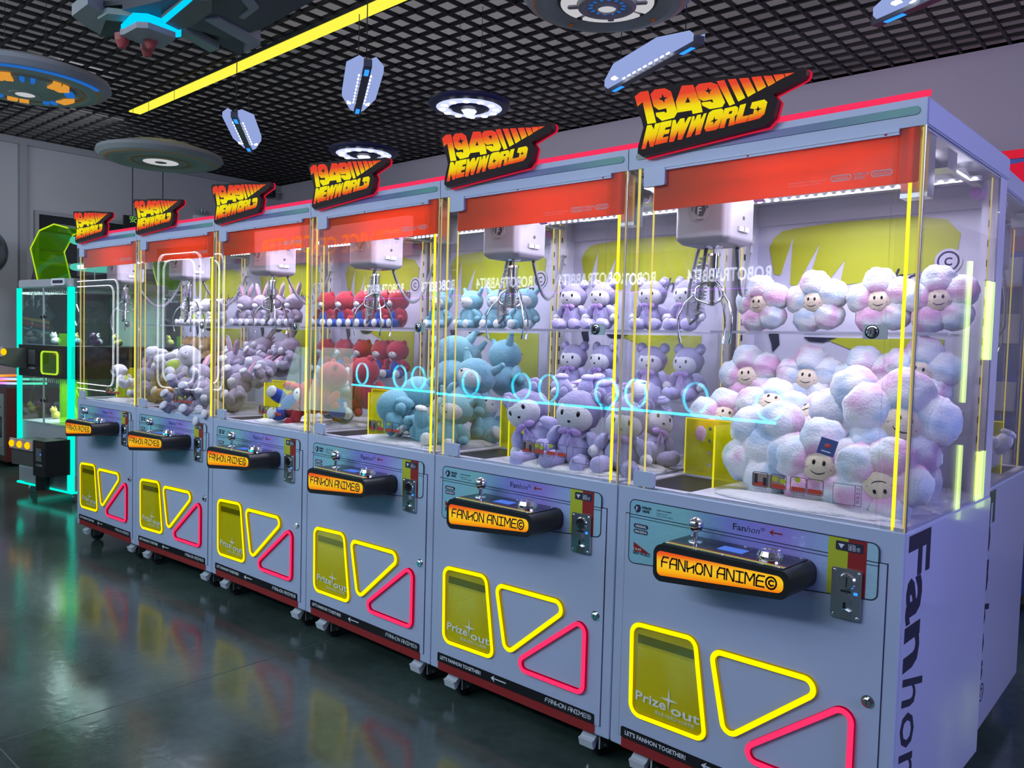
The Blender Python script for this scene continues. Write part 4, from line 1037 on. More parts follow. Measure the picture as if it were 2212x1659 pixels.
# lilac bears
for i, x in enumerate((0.19, 0.345, 0.575, 0.735)):
    plush('lilac', 4, (x, 0.60, SH), 0.92, (0, 0, [6, -4, 8, -6][i]), f'lilac plush bear with bow on the upper shelf, {nm[i]}', 'lilac plush bears', True)
    plush('lilac', 4, (x + 0.01, 0.60, 1.180), 0.94, (0, 0, [8, -8, 10, -4][i]), f'lilac plush bear with bow sitting below the shelf, {nm[i]}', 'lilac plush bears', True)
for l, s, rt, lb in [((0.385, 0.13, 1.085), 1.30, (0, -28, 8), 'lilac plush bear tilted left at the pile front, beside the guard'),
 ((0.585, 0.13, 1.085), 1.30, (0, 4, 12), 'large lilac plush bear facing out at the pile front'),
 ((0.760, 0.16, 1.075), 1.18, (0, 6, 20), 'lilac plush bear in the right front corner of the fifth machine'),
 ((0.45, 0.33, 1.18), 1.1, (-85, 0, 20), 'lilac plush bear lying on its back, middle of the pile'),
 ((0.64, 0.36, 1.18), 1.15, (-80, 10, -40), 'lilac plush bear lying across the right of the pile'),
 ((0.72, 0.40, 1.06), 1.1, (-20, 20, 60), 'lilac plush bear low at the right wall, seen through the nearest machine'),
 ((0.34, 0.45, 1.06), 1.1, (-20, -20, -30), 'lilac plush bear buried at the back left of the pile')]:
    plush('lilac', 4, l, s, rt, lb, 'lilac plush bears')
# teal creatures
for i, x in enumerate((0.22, 0.430, 0.600, 0.760)):
    plush('teal', 3, (x, 0.60, SH), 0.84, (0, 0, [5, -5, 10, 20][i]), f'teal plush creature with ivory face on the upper shelf, {nm[i]}', 'teal plush creatures', True)
for l, s, rt, lb in [((0.745, 0.50, 1.27), 1.15, (0, 10, 160), 'teal plush creature turned away at the back of the pile'),
 ((0.440, 0.55, 1.26), 1.1, (-20, 0, 30), 'teal plush creature at the back, middle of the fourth machine'),
 ((0.735, 0.30, 1.18), 1.25, (-10, 18, 10), 'large teal plush creature with a sleepy face, right side of the pile'),
 ((0.560, 0.36, 1.27), 1.35, (30, 10, 200), 'big teal plush creature on top of the pile showing its back'),
 ((0.505, 0.15, 1.12), 1.25, (60, 20, 150), 'teal plush creature bent over at the pile front'),
 ((0.600, 0.17, 1.02), 1.15, (-80, 10, 60), 'teal plush creature lying low at the pile front'),
 ((0.760, 0.17, 1.05), 1.10, (-10, 10, 20), 'teal plush creature in the right front corner, head against the glass'),
 ((0.36, 0.30, 1.04), 1.0, (-70, 0, -50), 'teal plush creature lying beside the yellow guard with striped socks'),
 ((0.70, 0.42, 1.04), 1.2, (-30, 0, 90), 'teal plush creature at the right wall low in the pile')]:
    plush('teal', 3, l, s, rt, lb.replace(' with striped socks', ''), 'teal plush creatures')
# red bears
for i, x in enumerate((0.16, 0.33, 0.50, 0.66, 0.79)):
    n5 = ['left end', 'second from the left', 'in the middle', 'second from the right', 'right end'][i]
    plush('red', 2, (x * 0.97, 0.60, SH), 0.92, (0, 0, 8 - 6 * i), f'red plush bear with blue legs on the upper shelf, {n5}', 'red and blue plush bears', True)
    plush('red', 2, (x * 0.97, 0.60, 1.180), 0.90, (0, 0, -8 + 6 * i), f'red plush bear with blue legs in the second row, {n5}', 'red and blue plush bears', True)
for l, s, rt, lb in [((0.62, 0.13, 1.07), 1.3, (-40, 60, -30), 'large red plush bear sprawled at the front glass of the third machine'),
 ((0.74, 0.20, 1.14), 1.2, (10, -10, 150), 'red plush bear turned away at the right wall'),
 ((0.67, 0.34, 1.08), 1.2, (-20, 10, 40), 'red plush bear face up in the middle of the pile'),
 ((0.50, 0.42, 1.06), 1.1, (-60, 0, 0), 'red plush bear lying at the back of the pile'),
 ((0.76, 0.40, 1.16), 1.2, (0, 10, 190), 'big round backed red plush bear behind the cyan rings')]:
    plush('red', 2, l, s, rt, lb, 'red and blue plush bears')
# grey bunnies
for i, x in enumerate((0.20, 0.37, 0.54, 0.71)):
    plush('bunny', 1, (x, 0.60, SH), 0.92, (0, 0, 6 - 4 * i), f'grey plush bunny with pink ears on the upper shelf, {nm[i]}', 'grey fluffy plush bunnies', True)
pos = [(0.25, 0.58, 1.27), (0.42, 0.56, 1.28), (0.60, 0.57, 1.27), (0.75, 0.55, 1.27), (0.45, 0.36, 1.17), (0.62, 0.34, 1.18), (0.77, 0.35, 1.17), (0.36, 0.42, 1.07), (0.55, 0.24, 1.07), (0.72, 0.22, 1.07), (0.47, 0.10, 1.12), (0.58, 0.09, 1.02), (0.42, 0.10, 1.01), (0.70, 0.09, 1.00)]
rows = ['back', 'back', 'back', 'back', 'middle', 'middle', 'middle', 'low', 'low', 'low', 'front', 'front', 'front', 'front']
wh = ['leftmost', 'second from left', 'second from right', 'rightmost', 'leftmost', 'centre', 'rightmost', 'leftmost', 'centre', 'rightmost', 'topmost', 'second from right', 'leftmost', 'rightmost']
for i, l in enumerate(pos):
    plush('bunny', 1, l, 1.0 + 0.2 * random.random(), (random.uniform(-70, 10), random.uniform(-40, 40), random.uniform(-40, 40)), f'grey plush bunny in the {rows[i]} row of the pile, {wh[i]}', 'grey fluffy plush bunnies')
# white puppies and tan bears
for i, x in enumerate((0.33, 0.45, 0.58, 0.74)):
    plush('puppy', 0, (x, 0.60, SH), 0.86, (0, 0, 0), f'white plush puppy with black ears on the upper shelf, {nm[i]}', 'white plush puppies', True)
    plush('tan', 0, (x, 0.60, 1.180), 0.86, (0, 0, 0), f'tan plush bear sitting below the white puppies, {nm[i]}', 'tan plush bears', True)
for kd, l, s, rt, lb in [('puppy', (0.60, 0.33, 1.19), 1.3, (-70, 60, 0), 'white plush puppy lying on top of the pile with a lime vest'),
 ('puppy', (0.76, 0.33, 1.20), 1.25, (-40, 40, 20), 'white plush puppy lying at the right wall'),
 ('tan', (0.42, 0.33, 1.07), 1.15, (-20, 30, 20), 'tan plush bear slumped at the left of the pile'),
 ('tan', (0.56, 0.28, 1.07), 1.2, (0, 10, 160), 'tan plush bear turned away in the middle of the pile'),
 ('tan', (0.74, 0.26, 1.05), 1.2, (-30, -20, 0), 'tan plush bear at the right of the pile'),
 ('puppy', (0.34, 0.14, 1.10), 0.8, (-30, 0, 120), 'small white plush puppy by the yellow guard'),
 ('bunny', (0.70, 0.12, 1.08), 0.9, (-10, -10, 0), 'grey plush bunny in the front corner of the far left machine')]:
    plush(kd, 0, l, s, rt, lb, {'puppy': 'white plush puppies', 'tan': 'tan plush bears', 'bunny': 'grey fluffy plush bunnies'}[kd])
# pale blue plushes in the machine behind
for i, (x, z) in enumerate(((0.12, 1.44), (0.27, 1.44), (0.42, 1.44), (0.12, 1.18), (0.27, 1.18), (0.42, 1.18))):
    plush('blue', 6, (x, 0.58, z), 0.95, (0, 0, -70), 'pale blue and white plush on a shelf of the machine behind', 'pale blue plushes in the back to back machine', True)
for i, l in enumerate(((0.15, 0.35, 1.05), (0.33, 0.30, 1.05), (0.20, 0.55, 1.05))):
    plush('blue', 6, l, 1.15, (-60, 20, -70), 'pale blue plush lying in the machine behind', 'pale blue plushes in the back to back machine')

# ------------------------------------------------------------------ ceiling fittings
def ceiling_wire(b, pts, z0, z1=CH + 0.02):
    for x, y in pts: b.cyl((x, y, z0), (x, y, z1), 0.002, 6)
lb_ = empty('linear_light', (-2.2, 1.325, 3.46), math.atan2(1.08 - 1.325, 4.5 + 2.2))
MB().box(0, 6.7, -0.052, 0.052, 0, 0.012).obj('diffuser', em('yellow_diffuser', (1.0, 0.90, 0.07), 1.05), lb_)
MB().box(-0.01, 6.71, -0.058, 0.058, 0.012, 0.04).obj('housing', black, lb_)
tag(lb_, 'long bright yellow linear light across the open grid ceiling', 'light')

def crystal_lamp(A, B, z, label, wz=0.035, wid=0.105):
    A = Vector((*A, z)); B = Vector((*B, z)); d = B - A; L = d.length
    r = empty('pendant_lamp', A, math.atan2(d.y, d.x))
    e = 0.20
    for s_ in (-1, 1):
        P = [(0.0, s_ * 0.020, 0.0), (L, s_ * 0.020, 0.0), (L, s_ * 0.045, 0.012), (L - e, s_ * wid, wz), (e, s_ * wid, wz), (0, s_ * 0.045, 0.012)]
        v = P + [(x, y, q + 0.035) for x, y, q in P]
        f = [(0, 1, 2, 3, 4, 5), (11, 10, 9, 8, 7, 6)] + [(i, 6 + i, 6 + (i + 1) % 6, (i + 1) % 6) for i in range(6)]
        MB().add(v, f).obj('wing', lampwing, r)
    sp = MB().box(-0.03, L + 0.03, -0.022, 0.022, -0.018, 0.020).obj('spine', pm('dark_lamp_spine', (0.10, 0.11, 0.14), 0.35), r)
    MB().box(0.03, 0.13, -0.012, 0.012, -0.0205, -0.017).box(L - 0.13, L - 0.03, -0.012, 0.012, -0.0205, -0.017).obj('blue_light', led_b, sp)
    for s_ in (-1, 1):
        b = MB()
        for i in range(9): b.ell((0.2 + (L - 0.4) * i / 8, s_ * 0.034, 0.002), (0.018, 0.0045, 0.005), seg=8, ring=6)
        b.obj('led_dots', led_w, sp)
    for s_ in (-1, 1):
        MB().box(0.12, 0.16, s_ * 0.035, s_ * 0.070, 0.012, 0.024).obj('end_glow', led_w, sp)
    b = MB().cyl((0.1, 0, 0.02), (0.1, 0, CH - z), 0.003, 6).cyl((L - 0.1, 0, 0.02), (L - 0.1, 0, CH - z), 0.003, 6)
    b.obj('hanging_wire', gridm, r)
    tag(r, label, 'lamp', 'white winged pendant lamps')
    return r
lampwing = em('frosted_lamp_wing', (0.30, 0.38, 0.72), 1.0)
crystal_lamp((1.30, 1.24), (2.08, 0.71), 2.87, 'white winged pendant lamp with blue lights right of the yellow light bar')
crystal_lamp((-0.28, 1.40), (0.54, 0.80), 2.87, 'white winged pendant lamp with blue lights, the one farthest left')
crystal_lamp((2.90, 1.84), (3.65, 1.48), 2.87, 'long white winged pendant lamp just behind the nearest 1949 sign')
crystal_lamp((4.42, 1.74), (5.15, 1.40), 2.87, 'white winged pendant lamp cut off by the top edge, upper right')

def ring_lamp(x, y, z, rr, label):
    r = empty('ring_lamp', (x, y, z))
    navy = pm('navy_lamp_shell', (0.03, 0.03, 0.12), 0.35)
    MB().lathe([(0.0, 0.05), (rr * 0.55, 0.05), (rr * 0.98, 0.02), (rr, 0.0), (rr * 0.96, -0.012), (rr * 0.80, -0.018), (rr * 0.80, -0.002)], seg=40).obj('shell', navy, r)
    MB().lathe([(rr * 0.80, -0.016), (rr * 0.66, -0.026), (rr * 0.50, -0.022), (rr * 0.50, -0.010)], seg=40).obj('light_ring', em('ring_lamp_glow', (0.62, 0.68, 1.0), 1.1), r)
    b = MB()
    for i in range(12):
        a = i * PI / 6 + 0.15; b.ell((rr * 0.65 * math.cos(a), rr * 0.65 * math.sin(a), -0.027), (rr * 0.09, rr * 0.09, 0.006), seg=10, ring=6)
    b.obj('led_spots', led_w, r)
    MB().lathe([(rr * 0.50, -0.020), (rr * 0.40, -0.030), (0.0, -0.034)], seg=36).obj('hub', navy, r)
    b = MB().lathe([(rr * 0.20, -0.034), (rr * 0.08, -0.075), (0.0, -0.080)], seg=6, smooth=False)
    b.obj('glowing_tip', led_ws, r)
    b = MB(); ceiling_wire(b, [(0.1, 0), (-0.1, 0)], 0.04, CH - z); b.obj('hanging_wire', gridm, r)
    tag(r, label, 'lamp', 'round navy ring lamps')
ring_lamp(1.93, 1.65, 2.9, 0.265, 'round navy ceiling lamp with glowing white ring above the fifth machine')
ring_lamp(0.32, 2.07, 2.9, 0.280, 'round navy ceiling lamp with white ring, smaller, behind the fourth sign')

sgrey = pm('saucer_grey', (0.38, 0.38, 0.39), 0.5, noise_amt=0.08, noise_scale=6); sgreen = pm('saucer_green_grey', (0.32, 0.40, 0.35), 0.45, noise_amt=0.1, noise_scale=5)
sor = pm('saucer_orange', (0.85, 0.25, 0.03), 0.45); sorl = em('saucer_orange_light', (0.9, 0.38, 0.05), 0.8); sbl = em('saucer_blue', (0.02, 0.20, 0.75), 0.7)
swh = em('saucer_white_light', (0.72, 0.72, 0.76), 0.75); sdk = pm('saucer_dark', (0.06, 0.065, 0.07), 0.5)
def saucer(x, y, z, rr, style, label, rot=0):
    r = empty('ceiling_saucer', (x, y, z), rot)
    MB().lathe([(0.0, 0.14), (rr * 0.6, 0.13), (rr * 1.05, 0.06), (rr * 1.07, 0.03), (rr, 0.0), (rr * 0.93, -0.012)], seg=56).obj('shell', sgrey, r)
    MB().lathe([(rr * 0.93, -0.012), (rr * 0.905, -0.016)], seg=56).obj('orange_rim', sor, r)
    MB().lathe([(rr * 0.905, -0.016), (rr * 0.80, -0.022), (rr * 0.72, -0.012), (rr * 0.62, -0.004)], seg=56).obj('underside', sgreen if style != 'B' else sgrey, r)
    if style == 'A':
        MB().lathe([(rr * 0.62, -0.004), (rr * 0.60, -0.010), (rr * 0.58, -0.010)], seg=48).obj('dark_ring', sdk, r)
        for i in range(4):
            P = []
            for j in range(9): a = R(i * 90 + 50 + j * 10); P.append((rr * 0.58 * math.cos(a), rr * 0.58 * math.sin(a)))
            for j in range(8, -1, -1): a = R(i * 90 + 50 + j * 10); P.append((rr * 0.38 * math.cos(a), rr * 0.38 * math.sin(a)))
            MB().prism(P, -0.012, -0.004, 'XY').obj('white_window', swh, r)
            a = R(i * 90 + 90); u = (math.cos(a), math.sin(a)); w = (-u[1], u[0])
            P = [(u[0] * q1 * rr + w[0] * q2 * rr, u[1] * q1 * rr + w[1] * q2 * rr) for q1, q2 in ((0.34, -0.04), (0.48, -0.04), (0.50, 0), (0.48, 0.04), (0.34, 0.04))]
            MB().prism(P, -0.020, -0.004, 'XY').obj('arm', sgrey, r)
            a = R(i * 90 + 5 + 40); MB().lathe([(0.0, -0.026), (rr * 0.030, -0.025), (rr * 0.034, -0.016)], (rr * 0.76 * math.cos(a), rr * 0.76 * math.sin(a), 0), 14).obj('orange_stud', sor, r)
        MB().lathe([(rr * 0.60, -0.002), (rr * 0.37, -0.003), (rr * 0.36, -0.03), (rr * 0.31, -0.036), (rr * 0.27, -0.030)], seg=48).obj('collar', sgrey, r)
        MB().lathe([(rr * 0.27, -0.030), (rr * 0.24, -0.022), (rr * 0.15, -0.026), (rr * 0.12, -0.040), (rr * 0.11, -0.030)], seg=48).obj('hub', sgrey, r)
        b = MB()
        for i in range(14):
            a = i * 2 * PI / 14; c_, s_ = math.cos(a), math.sin(a)
            b.add([(rr * q * c_ - s_ * w * rr, rr * q * s_ + c_ * w * rr, -0.0275 + (0.002 if q < .2 else 0)) for q, w in ((.18, -.018), (.235, -.018), (.235, .018), (.18, .018))], [(0, 1, 2, 3)])
        b.obj('blue_dashes', sbl, r)
        MB().lathe([(rr * 0.11, -0.034), (0.0, -0.034)], seg=32).obj('centre_light', swh, r)
    elif style == 'L':
        MB().lathe([(rr * 0.62, -0.004), (rr * 0.60, -0.02), (rr * 0.30, -0.05), (rr * 0.20, -0.052)], seg=48).obj('lower_dish', sgreen, r)
        for i in range(5):
            for j in (0, 1):
                a = R(i * 72 + 8 + j * 14); c_, s_ = math.cos(a), math.sin(a)
                P = [(rr * q * c_ - s_ * w * rr, rr * q * s_ + c_ * w * rr) for q, w in ((.48, -.045), (.62, -.06), (.62, .06), (.48, .045))]
                MB().prism(P, -0.042, -0.004, 'XY').obj('orange_window', sorl, r)
            for j in (0, 1):
                a = R(i * 72 + 40 + j * 12); c_, s_ = math.cos(a), math.sin(a)
                P = [(rr * q * c_ - s_ * w * rr, rr * q * s_ + c_ * w * rr) for q, w in ((.50, -.02), (.60, -.035), (.60, .025), (.50, .015))]
                MB().prism(P, -0.042, -0.004, 'XY').obj('blue_window', sbl, r)
        MB().band([(rr * 0.74 * math.cos(a * PI / 24), rr * 0.74 * math.sin(a * PI / 24)) for a in range(48)], rr * 0.03, 0, 0.001, side=0)
        b = MB().lathe([(rr * 0.73, -0.018), (rr * 0.705, -0.018)], seg=48); b.obj('orange_line', sor, r)
        P = [(rr * 0.985 * math.cos(R(a)), rr * 0.985 * math.sin(R(a))) for a in range(-50, 40, 6)] + [(rr * 0.93 * math.cos(R(a)), rr * 0.93 * math.sin(R(a))) for a in range(34, -56, -6)]
        MB().prism(P, -0.016, -0.008, 'XY').obj('blue_rim_light', sbl, r)
        MB().lathe([(rr * 0.20, -0.052), (rr * 0.18, -0.06), (rr * 0.12, -0.058)], seg=32).obj('hub', sgreen, r)
        MB().lathe([(rr * 0.12, -0.0585), (0.0, -0.0585)], seg=32).obj('centre_light', swh, r)
    else:
        MB().lathe([(rr * 0.62, -0.004), (rr * 0.5, -0.012), (rr * 0.30, -0.014)], seg=48).obj('dark_ring', sgrey, r)
        MB().lathe([(rr * 0.50, -0.016), (rr * 0.47, -0.017)], seg=48).obj('orange_line', sor, r)
        MB().lathe([(rr * 0.30, -0.014), (rr * 0.22, -0.018), (rr * 0.1, -0.016)], seg=48).obj('white_ring', swh, r)
        MB().lathe([(rr * 0.1, -0.018), (0, -0.018)], seg=32).obj('hub', sgrey, r)
    b = MB(); ceiling_wire(b, [(rr * 0.5, 0), (-rr * 0.5, 0), (0, rr * 0.5), (0, -rr * 0.5)], 0.12, CH - z + 0.02); b.obj('hanging_wire', gridm, r)
    tag(r, label, 'ceiling decoration', 'round spaceship saucers hung from the ceiling')
saucer(3.50, 0.93, 2.92, 0.36, 'A', 'grey ceiling saucer with white window ring at the top centre', 0.5)
saucer(-0.11, -0.27, 2.92, 0.46, 'L', 'green grey ceiling saucer with orange windows at the left edge', 0.2)
saucer(-1.35, 1.18, 2.88, 0.48, 'B', 'plain grey ceiling saucer above the far left machines', 0.0)

sh = empty('model_spaceship', (1.5, 0.0, 2.9))
def SHP(name, P, z0, z1, m): MB().prism([(x - 1.5, y) for x, y in P], z0 - 2.9, z1 - 2.9, 'XY').obj(name, m, sh)
SHP('hull', [(1.43, -0.29), (1.97, 0.12), (1.76, 0.25), (1.22, 0.45), (1.31, 0.15), (1.17, -0.02), (0.83, -0.19), (1.06, -0.35), (1.23, -0.39)], 3.03, 3.12, sdk)
SHP('upper_hull', [(1.43, -0.32), (2.3, -0.10), (2.4, 0.2), (1.76, 0.25), (1.5, 0.2)], 2.99, 3.04, pm('ship_dark_grey', (0.10, 0.10, 0.11), 0.5))
SHP('wing', [(1.11, -0.44), (1.34, -0.45), (1.28, -0.33), (0.96, -0.24), (1.01, -0.33)], 3.0, 3.06, sgrey)
SHP('wing', [(1.67, -0.02), (1.75, 0.02), (1.65, 0.32), (1.58, 0.36), (1.39, 0.37), (1.54, 0.30)], 2.98, 3.05, sgrey)
SHP('wing', [(2.05, -0.03), (2.09, 0.01), (2.03, 0.08), (1.84, 0.11), (1.84, 0.08), (1.97, 0.06)], 2.98, 3.05, sgrey)
SHP('panel', [(1.23, -0.36), (1.35, -0.36), (1.46, -0.21), (1.35, -0.20)], 2.98, 3.01, sgreen)
SHP('panel', [(1.55, -0.18), (1.92, -0.21), (2.0, -0.15), (1.87, -0.08), (1.62, -0.05), (1.51, -0.07)], 2.95, 3.0, pm('ship_panel_grey', (0.20, 0.19, 0.17), 0.5))
SHP('panel', [(1.36, 0.01), (1.45, 0.0), (1.34, 0.25), (1.25, 0.24)], 2.98, 3.02, sgreen)
SHP('nose', [(1.33, -0.29), (1.35, -0.28), (1.50, -0.28), (1.54, -0.24), (1.52, -0.09), (1.49, -0.08), (1.30, -0.06), (1.29, -0.12), (1.29, -0.19)], 2.90, 2.93, sgrey)
shb = em('ship_blue_light', (0.0, 0.50, 1.0), 1.4)
SHP('blue_light', [(1.27, -0.26), (1.48, -0.29), (1.53, -0.24), (1.52, -0.10), (1.48, -0.04), (1.45, -0.05), (1.48, -0.20), (1.45, -0.255), (1.27, -0.235)], 2.931, 2.975, shb)
SHP('blue_light', [(1.57, -0.19), (1.98, -0.24), (1.93, -0.21), (1.55, -0.16)], 2.945, 2.955, shb)
rdp = pm('ship_red', (0.42, 0.07, 0.06), 0.4)
for x, y in ((1.26, -0.25), (1.24, -0.11), (1.37, -0.15)):
    MB().lathe([(0.0, -0.045), (0.018, -0.040), (0.034, -0.005), (0.036, 0.03)], (x - 1.5, y, 0.0), 16).obj('thruster', rdp, sh)
b = MB(); ceiling_wire(b, [(-0.3, -0.1), (0.2, 0.1), (0.0, 0.2)], 0.2, CH - 2.9 + 0.02); b.obj('hanging_wire', gridm, sh)
tag(sh, 'dark grey model spaceship with cyan blue lights hanging upper left', 'ceiling decoration')

# ------------------------------------------------------------------ left wall fittings
ex = empty('exit_sign', (XL + 0.35, 2.01, 2.605))
MB().box(-0.02, 0.02, 0, 0.56, 0, 0.15).obj('housing', black, ex)
b = MB()
vs, fs = text_mesh('安全出口', 0.085)
b.add([(0.0215, 0.05 + u * 1.15, 0.078 + v) for u, v in vs], fs)
vs, fs = text_mesh('EXIT', 0.055)
b.add([(0.0215, 0.16 + u, 0.02 + v) for u, v in vs], fs)
b.obj('exit_lettering', em('exit_green', (0.25, 0.75, 0.12), 0.8), ex)
MB().cyl((0, 0.1, 0.15), (0, 0.1, 0.90), 0.006, 8).cyl((0, 0.46, 0.15), (0, 0.46, 0.90), 0.006, 8).obj('hanger', gridm, ex)
tag(ex, 'green lit exit sign hanging by the left wall, half behind a 1949 sign', 'sign')
el = empty('emergency_light', (XL, 3.18, 2.86))
MB().box(0, 0.06, -0.15, 0.15, -0.12, 0.06).obj('housing', white, el)
MB().lathe([(0.0, 0.0), (0.05, 0.01), (0.06, 0.05)], (0.04, -0.05, 0.09), 16).obj('lamp_head', chrome, el)
tag(el, 'white twin emergency light on the left wall near the corner', 'light')
cc = empty('security_camera', (XL + 0.05, 4.12, 3.36))
MB().box(-0.04, 0.10, -0.08, 0.02, -0.06, 0.04).obj('housing', black, cc)
MB().lathe([(0.0, 0.02), (0.025, 0.0)], (0.10, -0.03, -0.01), 14, axis='X').obj('lens', blackgl, cc)
tag(cc, 'small black security camera high in the room corner', 'camera')

# ------------------------------------------------------------------ teal two-tier machine
tg = glassy('teal_tinted_glass', (0.86, 0.95, 0.93), 0.05)
plgrey = pm('machine_grey_plastic', (0.42, 0.43, 0.46), 0.4)
def build_teal():
    r = empty('two_tier_machine')
    W2, D2, H2 = 0.83, 0.85, 1.80
    MB().bbox(0, W2, 0, D2, 0.10, 0.24, 0.01).obj('base_frame', plgrey, r)
    MB().bbox(0, W2, 0, D2, 1.73, H2, 0.01).obj('top_frame', plgrey, r)
    MB().box(-0.01, W2 + 0.01, -0.01, 0.0, 0.085, 0.10).box(-0.01, 0.0, -0.01, D2, 0.085, 0.10).box(W2, W2 + 0.01, -0.01, D2, 0.085, 0.10).obj('base_light', led_t, r)
    for x in (0.0, W2 - 0.055):
        MB().box(x, x + (0.055 if x > 0.1 else 0.028), -0.012, 0.02, 0.10 if x > 0.1 else 0.24, 1.73).obj('teal_light_post', led_t, r)
    for x in (0.0, W2 - 0.03): MB().box(x, x + 0.03, D2 - 0.03, D2, 0.24, 1.73).obj('rear_post', glass2, r)
    mb = MB().box(0.0, W2, -0.01, D2, 1.00, 1.26).obj('middle_console', black, r)
    MB().prism(rrect(0.40, 1.03, 0.64, 1.21, 0.03), -0.016, -0.010).obj('prize_door', acry_g, mb)
    MB().band(rrect(0.40, 1.03, 0.64, 1.21, 0.03), 0.012, -0.022, -0.010, side=0).obj('door_light', em('lime_edge', (0.55, 0.9, 0.05), 0.9), mb)
    MB().box(0.19, 0.29, -0.016, -0.01, 1.10, 1.22).obj('coin_plate', steel, mb)
    b = MB(); fit_text(b, 'COIN', 0.19, 0.29, 1.06, 0.018, -0.0125, bold=0.02); b.obj('coin_lettering', greyprint, mb)
    for nm_, x0, x1, z0, z1 in (('upper_drawer', -0.06, 0.16, 1.06, 1.23), ('lower_console', 0.30, 0.64, 0.26, 0.50)):
        o = MB().prism([(-0.20, z0 + 0.04), (-0.01, z0), (-0.01, z1), (-0.20, z1)], x0, x1, 'YZ').obj(nm_, pm('dark_olive_metal', (0.10, 0.10, 0.09), 0.35), r)
        MB().box(x0 - 0.005, min(x1, x0 + 0.36) + 0.005, -0.215, -0.20, z1 - 0.07, z1 + 0.01).obj('lamp_bar', plgrey, o)
        b = MB()
        for i in range(3): b.ell((x0 + 0.04 + 0.12 * i, -0.22, z1 - 0.03), (0.028, 0.018, 0.028), seg=14, ring=10)
        b.obj('amber_lamps', led_o, o)
    lc = MB().box(0.64, 0.82, -0.206, 0.0, 0.24, 0.52).obj('coin_panel', black, r)
    MB().box(0.69, 0.77, -0.212, -0.206, 0.36, 0.46).obj('coin_plate', steel, lc)
    MB().box(0.755, 0.765, -0.214, -0.21, 0.41, 0.42).obj('coin_light', led_b, lc)
    b = MB(); fit_text(b, 'COIN', 0.685, 0.775, 0.32, 0.018, -0.2075, bold=0.02); b.obj('coin_lettering', greyprint, lc)
    MB().cyl((0.50, -0.06, 0.09), (0.50, -0.06, 0.28), 0.05, 16).obj('console_foot', black, r)
    for z0, z1 in ((0.62, 1.00), (1.26, 1.73)):
        MB().box(0.055, 0.405, -0.004, 0.0, z0, z1).box(0.415, 0.775, -0.004, 0.0, z0, z1).obj('front_glass', tg, r)
        MB().box(0.0, 0.004, 0.02, D2 - 0.03, z0, z1).box(W2 - 0.004, W2, 0.02, D2 - 0.03, z0, z1).obj('side_glass', tg, r)
        b = MB().box(0.40, 0.42, -0.006, 0.0, z0, z1)
        b.obj('glass_frame', plgrey, r)
        b = MB()
        for x in (0.385, 0.435): b.ell((x, -0.010, (z0 + z1) / 2), (0.014, 0.008, 0.018), seg=12, ring=8)
        b.obj('door_knobs', black, r)
        b = MB()
        for i in range(22): b.tube([(0.08 + i * 0.031, 0.05, z1 - 0.01), (0.095 + i * 0.031, 0.05, z1 - 0.05), (0.11 + i * 0.031, 0.05, z1 - 0.01)], 0.002, 4)
        b.obj('spring_row', chrome, r)
        b = MB().tube([(0.35, 0.3, z1), (0.35, 0.3, z1 - 0.12), (0.30, 0.3, z1 - 0.22), (0.35, 0.3, z1 - 0.30)], 0.006, 6).tube([(0.35, 0.3, z1 - 0.12), (0.41, 0.3, z1 - 0.22), (0.36, 0.3, z1 - 0.30)], 0.006, 6)
        b.obj('claw', chrome, r)
    MB().box(0.01, W2 - 0.01, 0.02, D2, 0.24, 0.62).obj('lower_cabinet', plgrey, r)
    MB().box(0.42, 0.80, 0.12, 0.14, 0.62, 1.00).obj('green_guard', acry_g, r)
    MB().box(0.44, 0.62, 0.10, 0.11, 1.26, 1.36).obj('green_guard', acry_g, r)
    MB().box(0.06, 0.78, D2 - 0.02, D2 - 0.01, 0.62, 1.73).obj('back_panel', pm('pale_green_back', (0.30, 0.38, 0.34), 0.5), r)
    for z_ in (0.985, 1.715):
        d = bpy.data.lights.new('tier_lamp', 'AREA'); d.shape = 'RECTANGLE'; d.size = 0.7; d.size_y = 0.3; d.energy = 12.0; d.color = (0.85, 1.0, 0.98)
        o = bpy.data.objects.new('tier_lamp', d); COL.objects.link(o); o.parent = r; o.location = (0.42, 0.35, z_)
    tp = MB().prism(rrect(0.55, 1.745, 0.75, 1.80, 0.02), -0.02, 0.0).obj('name_plate', white, r)
    MB().prism(rrect(0.575, 1.76, 0.725, 1.785, 0.01), -0.022, -0.02).obj('plate_text_bar', darkprint, tp)
    # lime acrylic arch and teal ring tubes on top
    b = MB(); A = [(0.27, 1.80), (0.16, 2.06), (0.30, 2.20), (0.52, 2.24), (0.72, 2.20)]
    for i in range(len(A) - 1):
        (x0, z0), (x1, z1) = A[i], A[i + 1]
        b.add([(x0, 0.02, z0), (x1, 0.02, z1), (x1, 0.30, z1), (x0, 0.30, z0), (x0 + 0.008, 0.02, z0 + 0.006), (x1 + 0.008, 0.02, z1 - 0.006), (x1 + 0.008, 0.30, z1 - 0.006), (x0 + 0.008, 0.30, z0 + 0.006)], [(0, 1, 2, 3), (7, 6, 5, 4), (0, 4, 5, 1), (3, 2, 6, 7)])
    ar = b.obj('lime_arch', acry_g, r)
    MB().tube([(x, 0.02, z) for x, z in A], 0.006, 6).tube([(x, 0.30, z) for x, z in A], 0.006, 6).obj('arch_edge', em('lime_arch_edge', (0.6, 0.85, 0.02), 0.9), ar)
    for z in (1.92, 2.14):
        MB().tube([(0.62 + 0.33 * math.cos(R(a)), 0.40 + 0.22 * math.sin(R(a)), z) for a in range(0, 360, 15)], 0.022, 10, closed=True).obj('teal_ring_tube', em('soft_teal_tube', (0.10, 0.72, 0.55), 0.8), r)
